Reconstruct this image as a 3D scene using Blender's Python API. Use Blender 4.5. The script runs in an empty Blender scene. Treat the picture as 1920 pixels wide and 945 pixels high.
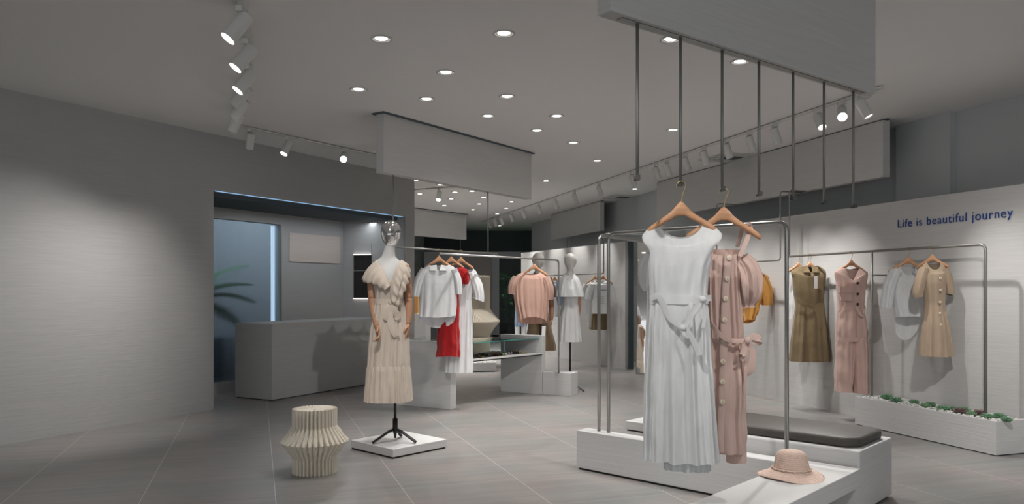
import bpy, bmesh, math, random
from mathutils import Vector, Matrix, noise
R = math.radians
C = bpy.context.scene.collection
sc = bpy.context.scene
F = 1450.0; EYE = 1.32; HOR = 543.0; CEIL = 3.03; LOW = 2.45   # focal length in pixels, camera height, horizon row

# ------------------------------------------------------------------ camera, world, exposure
cam = bpy.data.objects.new('camera', bpy.data.cameras.new('camera')); C.objects.link(cam)
cam.location = (0, 0, EYE); cam.rotation_euler = (R(90), 0, 0)
cam.data.sensor_width = 36; cam.data.lens = F/1920*36; cam.data.shift_y = (HOR-472.5)/1920
cam.data.clip_start = .05
sc.camera = cam
w = bpy.data.worlds.new('world'); sc.world = w; w.use_nodes = True
w.node_tree.nodes['Background'].inputs[0].default_value = (.86, .88, .90, 1)
w.node_tree.nodes['Background'].inputs[1].default_value = .75
sc.view_settings.view_transform = 'Standard'; sc.view_settings.look = 'None'
sc.view_settings.gamma = 1; sc.view_settings.use_curve_mapping = False
sc.view_settings.exposure = .45
try:
    sc.cycles.use_denoising = True; sc.cycles.max_bounces = 8; sc.cycles.diffuse_bounces = 4
    sc.cycles.sample_clamp_indirect = 4; sc.cycles.caustics_reflective = False; sc.cycles.caustics_refractive = False
except Exception: pass
E_DOWN = 84; E_WALL = 68; E_LEFT = 46; WARM = (1, .965, .93)

def fl(px, py, z=0.0):            # floor (or height z) point seen at that spot of the photograph
    Y = (EYE-z)*F/(py-HOR); return ((px-960)/F*Y, Y)
def up(px, py, z=CEIL): return fl(px, py, z)
def zz(py, Y): return EYE+(HOR-py)*Y/F
def xx(px, Y): return (px-960)/F*Y
def on(px, p, d):                 # where the line p + t d is seen at column px
    k = (px-960)/F; t = (k*p[1]-p[0])/(d[0]-k*d[1]); return (p[0]+d[0]*t, p[1]+d[1]*t)

# ------------------------------------------------------------------ materials
def mat(name, col, rough=.6, metal=0, bump=None, var=None, sheen=0, emit=None, trans=0, ior=1.45, alpha=1, spec=None, sub=0):
    m = bpy.data.materials.new(name); m.use_nodes = True; nt = m.node_tree; b = nt.nodes['Principled BSDF']
    b.inputs['Base Color'].default_value = (*col, 1); b.inputs['Roughness'].default_value = rough
    b.inputs['Metallic'].default_value = metal; b.inputs['Sheen Weight'].default_value = sheen
    b.inputs['Transmission Weight'].default_value = trans; b.inputs['IOR'].default_value = ior
    if sub: b.inputs['Subsurface Weight'].default_value = sub; b.inputs['Subsurface Radius'].default_value = (.02,.015,.01)
    if spec is not None: b.inputs['Specular IOR Level'].default_value = spec
    if emit: b.inputs['Emission Color'].default_value = (*emit[0], 1); b.inputs['Emission Strength'].default_value = emit[1]
    tc = nt.nodes.new('ShaderNodeTexCoord')
    def nz(scale, vec, det=4):
        mp = nt.nodes.new('ShaderNodeMapping'); mp.inputs['Scale'].default_value = vec
        nt.links.new(tc.outputs['Object'], mp.inputs[0])
        n = nt.nodes.new('ShaderNodeTexNoise'); n.inputs['Scale'].default_value = scale; n.inputs['Detail'].default_value = det
        nt.links.new(mp.outputs[0], n.inputs[0]); return n
    if bump:
        n = nz(bump[0], bump[1]); bn = nt.nodes.new('ShaderNodeBump'); bn.inputs['Strength'].default_value = bump[2]
        bn.inputs['Distance'].default_value = bump[3] if len(bump) > 3 else .01
        nt.links.new(n.outputs[0], bn.inputs['Height']); nt.links.new(bn.outputs[0], b.inputs['Normal'])
    if var:   # (scale, vec, amount)
        n = nz(var[0], var[1]); mx = nt.nodes.new('ShaderNodeMix'); mx.data_type = 'RGBA'
        rp = nt.nodes.new('ShaderNodeMapRange'); rp.inputs[1].default_value = .3; rp.inputs[2].default_value = .7
        nt.links.new(n.outputs[0], rp.inputs[0]); nt.links.new(rp.outputs[0], mx.inputs[0])
        mx.inputs[6].default_value = (*[c*(1-var[2]) for c in col], 1); mx.inputs[7].default_value = (*[min(1, c*(1+var[2])) for c in col], 1)
        nt.links.new(mx.outputs[2], b.inputs['Base Color'])
    return m
def cloth_mat(name, col, tr=.15, rough=.9, weave=400, wr=.25, var=.05):
    m = mat(name, col, rough, bump=(14, (1, 1, .45), wr, .012), var=(30, (1, 1, .3), var), sheen=.25)
    nt = m.node_tree; b = nt.nodes['Principled BSDF']; out = nt.nodes['Material Output']
    b.inputs['Specular IOR Level'].default_value = .2
    if tr:
        t = nt.nodes.new('ShaderNodeBsdfTranslucent'); t.inputs[0].default_value = (*col, 1)
        mx = nt.nodes.new('ShaderNodeMixShader'); mx.inputs[0].default_value = tr
        nt.links.new(b.outputs[0], mx.inputs[1]); nt.links.new(t.outputs[0], mx.inputs[2]); nt.links.new(mx.outputs[0], out.inputs[0])
    return m
STREAK = dict(bump=(3, (1.2, 1.2, 26), .22, .006), var=(2.5, (1, 1, 30), .035))
M = {}
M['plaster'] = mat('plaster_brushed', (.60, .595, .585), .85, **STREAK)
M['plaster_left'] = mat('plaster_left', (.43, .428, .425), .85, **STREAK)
M['ceiling'] = mat('ceiling_paint', (.84, .83, .82), .9)
M['dark'] = mat('dark_void_paint', (.52, .55, .56), .9)
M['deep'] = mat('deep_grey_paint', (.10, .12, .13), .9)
M['white'] = mat('white_plinth', (.66, .66, .655), .6, **STREAK)
M['steel'] = mat('brushed_steel', (.42, .42, .41), .36, 1, bump=(60, (1, 1, .05), .1, .002))
M['gunmetal'] = mat('gunmetal', (.30, .30, .285), .42, .6)
M['hookmetal'] = mat('dark_hook_metal', (.09, .09, .085), .5, .4)
M['chrome'] = mat('chrome', (.9, .9, .9), .04, 1)
M['black'] = mat('black_powder', (.008, .008, .009), .4)
M['brass'] = mat('brass', (.6, .42, .2), .3, 1)
M['lampwhite'] = mat('lamp_white', (.66, .66, .64), .5)
M['lens'] = mat('lamp_lens', (1, 1, 1), .5, emit=((1, .96, .9), 7))
M['lens_off'] = mat('lamp_lens_dim', (.9, .9, .9), .4, emit=((1, .96, .9), .9))
M['wood'] = mat('hanger_wood', (.62, .33, .18), .42, var=(14, (1, 6, 6), .12))
M['woodarm'] = mat('arm_wood', (.46, .25, .155), .5, var=(20, (3, 3, 1), .1))
M['cushion'] = mat('grey_leather', (.085, .078, .07), .55, bump=(90, (1, 1, 1), .15, .002))
M['mann'] = mat('mannequin_white', (.60, .595, .585), .5)
M['egg'] = mat('mannequin_head_cream', (.62, .60, .57), .5)
M['glass'] = mat('clear_glass', (.86, .97, .95), .0, trans=1, ior=1.1)
M['glassedge'] = mat('glass_edge', (.06, .34, .30), .15)
M['mirror'] = mat('mirror', (.85, .86, .84), .02, 1)
M['paper'] = mat('pleated_paper', (.80, .74, .63), .7, sub=.0)
M['pebble'] = mat('white_pebbles', (.68, .67, .65), .7, var=(60, (1, 1, 1), .12))
M['leaf'] = mat('succulent_green', (.12, .25, .14), .55, var=(30, (1, 1, 1), .3))
M['leaf2'] = mat('succulent_sage', (.16, .27, .15), .55, var=(30, (1, 1, 1), .3))
M['leaf3'] = mat('succulent_purple', (.16, .10, .10), .55, var=(30, (1, 1, 1), .3))
M['palm'] = mat('palm_leaf', (.09, .24, .10), .5, var=(6, (1, 1, 1), .3))
M['blue'] = mat('blue_lettering', (.004, .05, .28), .5)
M['signpink'] = mat('blank_sign_pink', (.62, .54, .50), .8, **STREAK)
M['led'] = mat('led_blue', (.5, .8, 1), .5, emit=((.30, .60, .95), .55))
M['ledwhite'] = mat('led_warm', (1, 1, 1), .5, emit=((1, .92, .85), 1.6))
M['cw'] = cloth_mat('cotton_white', (.80, .81, .81))
M['cwsheer'] = cloth_mat('voile_white', (.80, .81, .82), tr=.2)
M['cpink'] = cloth_mat('linen_dusty_pink', (.68, .50, .44), wr=.5)
M['cblush'] = cloth_mat('pleated_blush', (.66, .43, .35), tr=.2)
M['ccream'] = cloth_mat('chiffon_cream', (.70, .61, .52), tr=.2)
M['colive'] = cloth_mat('cotton_olive', (.21, .155, .085), tr=.03)
M['crose'] = cloth_mat('rose_viscose', (.66, .46, .40), tr=.05)
M['cbeige'] = cloth_mat('beige_cotton', (.45, .345, .25), tr=.05)
M['cred'] = cloth_mat('red_cotton', (.36, .012, .014), tr=.03, wr=.4)
M['cyellow'] = cloth_mat('mustard_satin', (.75, .37, .09), rough=.5, tr=.05, wr=.6)
M['cbrown'] = cloth_mat('brown_knit', (.13, .09, .06), tr=0)
M['ckhaki'] = cloth_mat('khaki_twill', (.22, .155, .095), tr=.02)
M['cdenim'] = cloth_mat('pale_denim', (.22, .31, .45), tr=.02)
M['clime'] = cloth_mat('pale_lime', (.55, .54, .30), tr=.05)
M['straw'] = mat('blush_straw', (.78, .59, .50), .85, bump=(40, (1, 1, 14), .5, .004), var=(60, (1, 1, 5), .12))
M['tagw'] = mat('white_card', (.75, .75, .75), .7)
M['ivory'] = mat('ivory_button', (.72, .62, .48), .45)
M['darkbtn'] = mat('dark_button', (.05, .03, .02), .4)
M['orange'] = mat('coral_enamel', (.72, .16, .06), .4)
M['green'] = mat('jade_enamel', (.04, .28, .22), .4)
M['slat'] = mat('dark_slats', (.035, .03, .028), .6, bump=(1, (60, 60, .01), .4, .01))

def floor_mat():
    m = bpy.data.materials.new('floor_tiles'); m.use_nodes = True; nt = m.node_tree; b = nt.nodes['Principled BSDF']; L = nt.links.new
    tc = nt.nodes.new('ShaderNodeTexCoord')
    mp = nt.nodes.new('ShaderNodeMapping'); mp.inputs['Rotation'].default_value = (0, 0, -R(18.24)); L(tc.outputs['Object'], mp.inputs[0])
    sp = nt.nodes.new('ShaderNodeSeparateXYZ'); L(mp.outputs[0], sp.inputs[0])
    def mth(op, a, bb=None):
        n = nt.nodes.new('ShaderNodeMath'); n.operation = op
        for i, v in enumerate((a, bb)):
            if v is None: continue
            if isinstance(v, (int, float)): n.inputs[i].default_value = v
            else: L(v, n.inputs[i])
        return n.outputs[0]
    def line(sock, off, sp_, wd):
        t = mth('DIVIDE', mth('SUBTRACT', sock, off), sp_); fr = mth('SUBTRACT', t, mth('FLOOR', t))
        d = mth('MULTIPLY', mth('MINIMUM', fr, mth('SUBTRACT', 1, fr)), sp_)
        return mth('LESS_THAN', d, wd), mth('FLOOR', t)
    g1, i1 = line(sp.outputs[0], .111, .805, .0026); g2, i2 = line(sp.outputs[1], 5.11, .675, .0014)
    mp2 = nt.nodes.new('ShaderNodeMapping'); mp2.inputs['Scale'].default_value = (.55, 7, 1); L(mp.outputs[0], mp2.inputs[0])
    cmb = nt.nodes.new('ShaderNodeCombineXYZ'); L(mth('MULTIPLY', i1, 3.7), cmb.inputs[0]); L(mth('MULTIPLY', i2, 5.3), cmb.inputs[1])
    va = nt.nodes.new('ShaderNodeVectorMath'); L(mp2.outputs[0], va.inputs[0]); L(cmb.outputs[0], va.inputs[1])
    n1 = nt.nodes.new('ShaderNodeTexNoise'); n1.inputs['Scale'].default_value = 1.6; n1.inputs['Detail'].default_value = 8; n1.inputs['Roughness'].default_value = .62; L(va.outputs[0], n1.inputs[0])
    n2 = nt.nodes.new('ShaderNodeTexNoise'); n2.inputs['Scale'].default_value = 1.7; n2.inputs['Detail'].default_value = 3; L(mp.outputs[0], n2.inputs[0])
    cr = nt.nodes.new('ShaderNodeValToRGB'); L(n1.outputs[0], cr.inputs[0])
    cr.color_ramp.elements[0].position = .3; cr.color_ramp.elements[0].color = (.235, .229, .224, 1)
    cr.color_ramp.elements[1].position = .72; cr.color_ramp.elements[1].color = (.325, .318, .311, 1)
    cr2 = nt.nodes.new('ShaderNodeValToRGB'); L(n2.outputs[0], cr2.inputs[0])
    cr2.color_ramp.elements[0].position = .35; cr2.color_ramp.elements[0].color = (1.07, .99, .98, 1)
    cr2.color_ramp.elements[1].position = .65; cr2.color_ramp.elements[1].color = (.90, .94, .93, 1)
    mu = nt.nodes.new('ShaderNodeMix'); mu.data_type = 'RGBA'; mu.blend_type = 'MULTIPLY'; mu.inputs[0].default_value = 1
    L(cr.outputs[0], mu.inputs[6]); L(cr2.outputs[0], mu.inputs[7])
    m1 = nt.nodes.new('ShaderNodeMix'); m1.data_type = 'RGBA'; L(mth('MULTIPLY', g1, .8), m1.inputs[0]); L(mu.outputs[2], m1.inputs[6]); m1.inputs[7].default_value = (.6, .58, .56, 1)
    m2 = nt.nodes.new('ShaderNodeMix'); m2.data_type = 'RGBA'; L(mth('MULTIPLY', g2, .55), m2.inputs[0]); L(m1.outputs[2], m2.inputs[6]); m2.inputs[7].default_value = (.6, .58, .56, 1)
    L(m2.outputs[2], b.inputs['Base Color'])
    b.inputs['Roughness'].default_value = .34; b.inputs['Specular IOR Level'].default_value = .5
    bn = nt.nodes.new('ShaderNodeBump'); bn.inputs['Strength'].default_value = .12; bn.inputs['Distance'].default_value = .004
    L(n1.outputs[0], bn.inputs['Height']); L(bn.outputs[0], b.inputs['Normal'])
    return m
M['floor'] = floor_mat()
def flute_mat():
    m = mat('fluted_glass', (.78, .86, .92), .22, trans=.93, ior=1.15); return m
M['flute'] = flute_mat()

# ------------------------------------------------------------------ mesh helpers
def link(name, vs, fs, m, parent=None, smooth=False, bevel=0):
    me = bpy.data.meshes.new(name); me.from_pydata([tuple(v) for v in vs], [], fs); me.update()
    bm = bmesh.new(); bm.from_mesh(me); bmesh.ops.recalc_face_normals(bm, faces=bm.faces[:]); bm.to_mesh(me); bm.free()
    me.materials.append(M[m] if isinstance(m, str) else m)
    if smooth: me.polygons.foreach_set('use_smooth', [True]*len(me.polygons))
    o = bpy.data.objects.new(name, me); C.objects.link(o)
    if parent: o.parent = parent
    if bevel:
        b = o.modifiers.new('bevel', 'BEVEL'); b.width = bevel; b.segments = 2; b.limit_method = 'ANGLE'
    return o
def thing(name, label, cat, loc=(0, 0, 0), rz=0, group=None):
    o = bpy.data.objects.new(name, None); C.objects.link(o); o.location = loc; o.rotation_euler = (0, 0, rz); o.empty_display_size = .1
    return tag(o, label, cat, group)
def tag(o, label, cat, group=None):
    o['label'] = label; o['category'] = cat
    if group: o['group'] = group
    return o
def struct(o): o['kind'] = 'structure'; return o
class MB:
    def __init__(s): s.v = []; s.f = []
    def add(s, v, f):
        b = len(s.v); s.v += [Vector(p) for p in v]; s.f += [tuple(i+b for i in q) for q in f]; return s
    def prism(s, poly, z0, z1):    # poly: list of (x,y); extruded in z
        n = len(poly); v = [(x, y, z0) for x, y in poly]+[(x, y, z1) for x, y in poly]
        f = [tuple(range(n)), tuple(range(n, 2*n))]+[(i, (i+1) % n, n+(i+1) % n, n+i) for i in range(n)]
        return s.add(v, f)
    def box(s, x0, x1, y0, y1, z0, z1): return s.prism([(x0, y0), (x1, y0), (x1, y1), (x0, y1)], z0, z1)
    def slab(s, p0, p1, t, z0, z1):   # wall between two floor points, thickness t to the left of p0->p1
        d = Vector((p1[0]-p0[0], p1[1]-p0[1])).normalized(); n = Vector((-d.y, d.x))*t
        return s.prism([p0, p1, (p1[0]+n.x, p1[1]+n.y), (p0[0]+n.x, p0[1]+n.y)], z0, z1)
    def loft(s, rings, cap=True, closed=True):
        n = len(rings[0]); b = len(s.v); v = [p for r in rings for p in r]; f = []
        for i in range(len(rings)-1):
            for j in range(n if closed else n-1):
                f.append((i*n+j, i*n+(j+1) % n, (i+1)*n+(j+1) % n, (i+1)*n+j))
        if cap and closed: f += [tuple(range(n)), tuple(range((len(rings)-1)*n, len(rings)*n))]
        return s.add(v, f)
    def tube(s, pts, r, seg=12, cap=True, up=(0, 0, 1)):
        pts = [Vector(p) for p in pts]; rr = r if isinstance(r, (list, tuple)) else [r]*len(pts); rings = []; prev = None
        for i, p in enumerate(pts):
            t = (pts[min(i+1, len(pts)-1)]-pts[max(i-1, 0)]).normalized()
            if prev is None:
                a = Vector((0, 0, 1)) if abs(t.z) < .9 else Vector((1, 0, 0)); a = (a-t*a.dot(t)).normalized()
            else: a = (prev-t*prev.dot(t)).normalized()
            prev = a; b = t.cross(a); q = rr[i]; qa, qb = q if isinstance(q, tuple) else (q, q)
            rings.append([p+a*qa*math.cos(2*math.pi*k/seg)+b*qb*math.sin(2*math.pi*k/seg) for k in range(seg)])
        return s.loft(rings, cap)
    def lathe(s, prof, c=(0, 0, 0), seg=24, cap=True):
        return s.loft([[(c[0]+r*math.cos(2*math.pi*k/seg), c[1]+r*math.sin(2*math.pi*k/seg), c[2]+z) for k in range(seg)] for r, z in prof], cap)
    def disc(s, c, n, r, t, seg=16):
        c = Vector(c); n = Vector(n).normalized(); return s.tube([c, c+n*t*.7, c+n*t], [r, r, r*.85], seg)
    def ell(s, c, rx, ry, rz, seg=20, rg=12, top=1.0, bot=1.0):
        rings = []
        for i in range(rg+1):
            a = -math.pi/2+math.pi*i/rg; a = max(-1.55, min(1.55, a)); k = math.cos(a)
            rings.append([(c[0]+rx*k*math.cos(2*math.pi*j/seg), c[1]+ry*k*math.sin(2*math.pi*j/seg), c[2]+rz*math.sin(a)) for j in range(seg)])
        return s.loft(rings)
    def band(s, pts, wd, w_, t=.003):      # ribbon: rectangle section, width along wd
        pts = [Vector(p) for p in pts]; rings = []
        for i, p in enumerate(pts):
            tg = (pts[min(i+1, len(pts)-1)]-pts[max(i-1, 0)]).normalized()
            a = Vector(wd[i] if isinstance(wd, list) else wd); a = (a-tg*a.dot(tg)).normalized(); n = tg.cross(a)
            ww = w_[i] if isinstance(w_, list) else w_
            rings.append([p+a*ww/2+n*t/2, p+n*t*.9, p-a*ww/2+n*t/2, p-a*ww/2-n*t/2, p-n*t*.1, p+a*ww/2-n*t/2])
        return s.loft(rings)
    def build(s, name, m, parent=None, smooth=False, bevel=0): return link(name, s.v, s.f, m, parent, smooth, bevel)
def smoothpath(pts, k=6):
    pts = [Vector(p) for p in pts]; out = []
    for i in range(len(pts)-1):
        p0 = pts[max(i-1, 0)]; p1 = pts[i]; p2 = pts[i+1]; p3 = pts[min(i+2, len(pts)-1)]
        for j in range(k):
            t = j/k; out.append(.5*((2*p1)+(p2-p0)*t+(2*p0-5*p1+4*p2-p3)*t*t+(3*p1-p0-3*p2+p3)*t**3))
    return out+[pts[-1]]
def fillet(pts, r=.05, k=6):
    pts = [Vector(p) for p in pts]; out = [pts[0]]
    for i in range(1, len(pts)-1):
        a = (pts[i-1]-pts[i]).normalized(); b = (pts[i+1]-pts[i]).normalized()
        p, q = pts[i]+a*r, pts[i]+b*r
        for j in range(k+1):
            t = j/k; out.append((1-t)**2*p+2*t*(1-t)*pts[i]+t*t*q)
    return out+[pts[-1]]
def cyl_between(mb, a, b, r, seg=12): return mb.tube([a, b], r, seg)

# ------------------------------------------------------------------ room shell
u = Vector((.478, .878)); v = Vector((.878, -.478))       # along / across the left-hand doorway wall
d1 = Vector((-.313, .95)); e1 = Vector((.95, .313))       # along / across the right-hand wall
a1 = Vector((.733, -.68)); n1 = Vector((.68, .733))       # the plinths
def off(p, d, t): return (p[0]+d[0]*t, p[1]+d[1]*t)
struct(MB().prism([(-11, -3), (7.5, -3), (7.5, 24), (-11, 24)], -.1, 0).build('floor', 'floor'))
struct(MB().prism([(-11, -3), (7.5, -3), (7.5, 24), (-11, 24)], CEIL, CEIL+.15).build('ceiling', 'ceiling'))
WL = (-3.28, 8.5); OE = off(WL, u, 3.517); WE = off(WL, u, 3.749)
mb = MB(); mb.slab(off(WL, u, -12.5), WL, .12, 0, CEIL); mb.slab(WL, OE, .12, 2.41, CEIL); mb.slab(OE, WE, .12, 0, CEIL)
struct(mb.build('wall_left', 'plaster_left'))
# recess behind the cash desk: back wall with a fluted glass window, side wall, dark soffit
NB = (-3.75, 9.7)
NBl = off(NB, u, -1.4); gl0 = off(NB, u, -.9); gl1 = on(527, NB, u); NBr = on(643, NB, u)
mb = MB(); mb.slab(gl1, off(NBr, u, .1), .1, 0, CEIL); mb.slab(NBl, gl1, .1, 0, .14); mb.slab(NBl, gl1, .1, 2.22, CEIL)
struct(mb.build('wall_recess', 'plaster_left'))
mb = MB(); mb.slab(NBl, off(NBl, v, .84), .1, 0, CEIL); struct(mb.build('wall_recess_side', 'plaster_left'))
NS0, NS1 = NBr, (OE[0]-.02, OE[1])
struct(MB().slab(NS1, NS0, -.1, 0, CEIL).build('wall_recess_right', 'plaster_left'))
q = [off(WL, v, -.12), off(OE, v, -.12), off(NBr, v, .0), off(NBl, v, 0), off(off(WL, u, -1.5), v, -.12)]
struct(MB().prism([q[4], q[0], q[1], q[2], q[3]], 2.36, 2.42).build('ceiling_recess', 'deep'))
# light cove (blue) along the lower edge of the header
mb = MB(); mb.slab(off(off(WL, u, .02), v, .004), off(off(OE, u, -.06), v, .004), .006, 2.402, 2.409)
tag(mb.build('led_strip', 'led'), 'thin blue glowing strip under the doorway header', 'light strip')
# window of fluted glass
mb = MB(); L = (Vector(gl1)-Vector(gl0)).length; nf = 150; ring0 = []; ring1 = []
fr, bk = [], []
for i in range(nf*6+1):
    s_ = L*i/(nf*6); ph = (i % 6)/6; h = .006*math.sin(math.pi*ph); p = off(off(gl0, u, s_), v, -.04+h); r_ = off(off(gl0, u, s_), v, -.05)
    fr.append(p); bk.append(r_)
vs = [(p[0], p[1], .14) for p in fr]+[(p[0], p[1], 2.22) for p in fr]+[(p[0], p[1], .14) for p in bk]+[(p[0], p[1], 2.22) for p in bk]
n_ = len(fr); fs = []
for i in range(n_-1):
    fs.append((i, i+1, n_+i+1, n_+i)); fs.append((2*n_+i, 3*n_+i, 3*n_+i+1, 2*n_+i+1)); fs.append((i, 2*n_+i, 2*n_+i+1, i+1)); fs.append((n_+i, n_+i+1, 3*n_+i+1, 3*n_+i))
fs += [(0, n_, 3*n_, 2*n_), (n_-1, 3*n_-1, 4*n_-1, 2*n_-1)]
struct(link('window_1', vs, fs, 'flute'))
mb = MB(); mb.slab(off(off(gl1, u, -.02), v, .012), off(gl1, v, .012), .06, .14, 2.22)
struct(mb.build('window_1_frame', 'gunmetal'))
p0_ = off(off(gl1, u, -.09), v, -.075)
tag(MB().slab(p0_, off(p0_, u, .055), .012, .62, 2.2).build('led_strip', mat('led_cool', (1, 1, 1), .5, emit=((.62, .80, 1), .75))), 'vertical cool light strip at the right edge of the fluted glass', 'light strip')
# small planted room behind the glass
g0 = off(gl0, v, -1.5); g1 = off(off(gl1, u, .4), v, -1.5)
mb = MB(); mb.slab(g0, g1, .1, 0, CEIL); mb.slab(off(off(gl1, u, .4), v, -.1), g1, -.1, 0, CEIL); mb.slab(off(gl0, v, -.1), g0, .1, 0, CEIL)
struct(mb.build('wall_winter_garden', mat('garden_wall', (.50, .52, .54), .8)))
mb = MB(); mb.slab(off(off(gl0, u, .1), v, -1.0), off(off(gl1, u, .2), v, -1.0), .45, 0, .62)
tag(mb.build('garden_planter', mat('slate_blue_panel', (.07, .12, .17), .5), None, False, .006), 'dark slate planter trough behind the fluted glass', 'planter')

# right side: full-height wall, false wall with lettering, far false wall
def upline(Y): return (6.5-.30*Y, Y)
mb = MB(); mb.slab(upline(-3), upline(19.98), -.12, 0, CEIL); mb.slab(on(1792, upline(5), (-.30, 1)), on(1690, upline(5), (-.30, 1)), .07, 0, CEIL); mb.box(1.3, 1.4, 19.98, 22.5, 0, CEIL)
struct(mb.build('wall_right', 'dark'))
RW = (3.59, 8.0)
struct(MB().slab(off(RW, d1, -6.2), off(RW, d1, 3.4), -.2, 0, 2.18).build('wall_right_display', 'plaster'))
W2a, W2b = (1.88, 12.85), (.2, 16.9)
mb = MB(); mb.slab(W2a, W2b, -.14, 0, 2.12)
struct(mb.build('wall_right_rear', 'plaster'))
mb = MB(); p_ = off(W2a, (.923, .384), .14); mb.slab(off(p_, (.923, .384), .01), off(off(p_, (.923, .384), .01), (.383, -.923), .03), -.10, 0, 2.12)
struct(mb.build('trim_1', 'deep'))
# back of the shop
struct(MB().slab((-11, 22.5), (7.5, 22.5), .12, 0, CEIL).build('wall_back', 'deep'))
struct(MB().slab((-2.55, 12.6), (-2.55, 22.5), .12, 0, CEIL).build('wall_left_rear', 'dark'))
mb = MB(); YB = 20
xs = [xx(p, YB) for p in (795, 871, 922, 936, 990)]
mb.box(xs[0], xs[4], YB, YB+.1, 2.17, 2.30); mb.box(xs[0], xs[1], YB, YB+.1, 0, 2.17); mb.box(xs[2], xs[3], YB, YB+.1, 0, 2.17); mb.box(xs[1], xs[4], YB, YB+.1, 0, .15)
struct(mb.build('wall_back_facade', mat('facade_grey', (.36, .385, .40), .8)))
struct(MB().box(xs[1], xs[2], YB+.04, YB+.05, .15, 2.17).build('window_2', mat('curtained_pane', (.30, .28, .27), .4, bump=(1, (30, 30, .01), .5, .02))))
struct(MB().box(xs[3], xs[4], YB+.04, YB+.05, .15, 2.17).build('window_3', mat('tinted_pane', (.5, .58, .58), .05, trans=.9, ior=1.05)))
# front closing wall behind the left, keeps the left wall joined to the room
# ------------------------------------------------------------------ hanging panels with rods
def hang_panel(label, p0, p1, t, rods, zrod, mname='plaster', slot=False, z0=LOW, hooks=False):
    th = thing('ceiling_bulkhead', label, 'ceiling panel', (p0[0], p0[1], 0))
    o = Vector(p0); q0 = (0, 0); q1 = (p1[0]-p0[0], p1[1]-p0[1])
    d = Vector(q1).normalized(); n = Vector((-d.y, d.x))
    MB().slab(q0, q1, t, z0, CEIL-.012).build('panel', mname, th, False, .003)
    MB().slab(off(off(q0, d, -.03), n, -.03), off(off(q1, d, .03), n, -.03), t+.06, CEIL-.014, CEIL-.001).build('shadow_plate', 'deep', th)  # thin dark plate paints in the shadow around the panel top
    Lp = Vector(q1).length
    if slot: MB().slab(off(off(q0, d, .09), n, t*.28), off(off(q1, d, -.07), n, t*.28), t*.42, z0-.004, z0+.002).build('slot', 'gunmetal', th)
    for px in rods:
        c = on(px, off(p0, n, t*.5), d); c = (c[0]-p0[0], c[1]-p0[1])
        zr = zrod[px] if isinstance(zrod, dict) else zrod
        mb = MB(); cyl_between(mb, (c[0], c[1], z0+.0), (c[0], c[1], zr), .0070, 10)
        r = mb.build('rod', 'gunmetal', th, True)
        if hooks:
            mb = MB(); fdir = Vector((-.45, -.89, 0)); cc = Vector((c[0], c[1], zr))
            mb.box(c[0]-.013, c[0]+.007, c[1]-.03, c[1]+.008, zr-.003, zr+.005); mb.box(c[0]-.013, c[0]+.007, c[1]-.034, c[1]-.028, zr-.003, zr+.018)
            mb.build('hook_plate', 'hookmetal', r)
    return th
PB0, PB1 = fl(1146, 20, LOW), fl(1642, 176, LOW)
hang_panel('large hanging panel over the white and pink dresses, seven rods below it', PB0, PB1, .08, [1195, 1276, 1354, 1423, 1487, 1545, 1600], 1.785, slot=True, hooks=True)
PM0, PM1 = up(719.5, 210), up(996.7, 286.5)
hang_panel('hanging panel above the chrome headed mannequin, left of the ceiling', PM0, PM1, .10, [737, 915], {737: 1.74, 915: 1.74})
P30 = fl(1669, 332, LOW); P31 = fl(1241, 410, LOW)
hang_panel('long hanging panel at right above the wall lettering', P31, P30, -.09, [], 1.68)
hang_panel('distant hanging panel left of the long one, over a mannequin', fl(1040, 450, LOW), fl(1133, 433, LOW), -.09, [1064, 1071], 2.14)
hang_panel('distant hanging panel behind the end of the doorway wall', (-2.06, 16.1), (-1.03, 17.5), .1, [863], 1.8)

# ------------------------------------------------------------------ lights
def spot_light(parent, loc, direc, energy, size, blend=.6, rad=.03):
    ld = bpy.data.lights.new('lamp_light', 'SPOT'); ld.energy = energy; ld.spot_size = R(size); ld.spot_blend = blend; ld.shadow_soft_size = rad; ld.color = WARM
    o = bpy.data.objects.new('lamp_light', ld); C.objects.link(o); o.parent = parent; o.location = loc
    o.rotation_euler = Vector(direc).to_track_quat('-Z', 'Y').to_euler(); return o
ORD = ['first', 'second', 'third', 'fourth', 'fifth', 'sixth', 'seventh', 'eighth', 'ninth', 'tenth', 'eleventh', 'twelfth', 'thirteenth', 'fourteenth', 'fifteenth', 'sixteenth', 'seventeenth', 'eighteenth', 'nineteenth', 'twentieth', 'twenty-first', 'twenty-second']
dl_proto = {}
def downlight(px, py, label, group, k=1):
    x, y = up(px, py)
    t = thing('downlight', label, 'ceiling light', (x, y, CEIL), 0, group)
    if not dl_proto:
        m1_ = MB(); m1_.lathe([(.072, 0), (.075, -.006), (.062, -.008), (.056, -.002)], seg=32, cap=False); dl_proto['r'] = m1_.build('trim_ring', 'lampwhite', t, True)
        m2_ = MB(); m2_.lathe([(.001, -.0045), (.036, -.0045), (.042, -.001)], seg=28, cap=False); dl_proto['l'] = m2_.build('lens', 'lens', t)
    else:
        for q_ in 'rl':
            c = dl_proto[q_].copy(); C.objects.link(c); c.parent = t
    spot_light(t, (0, 0, -.012), (0, 0, -1), E_DOWN*k, 80, .8, .04)
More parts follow.
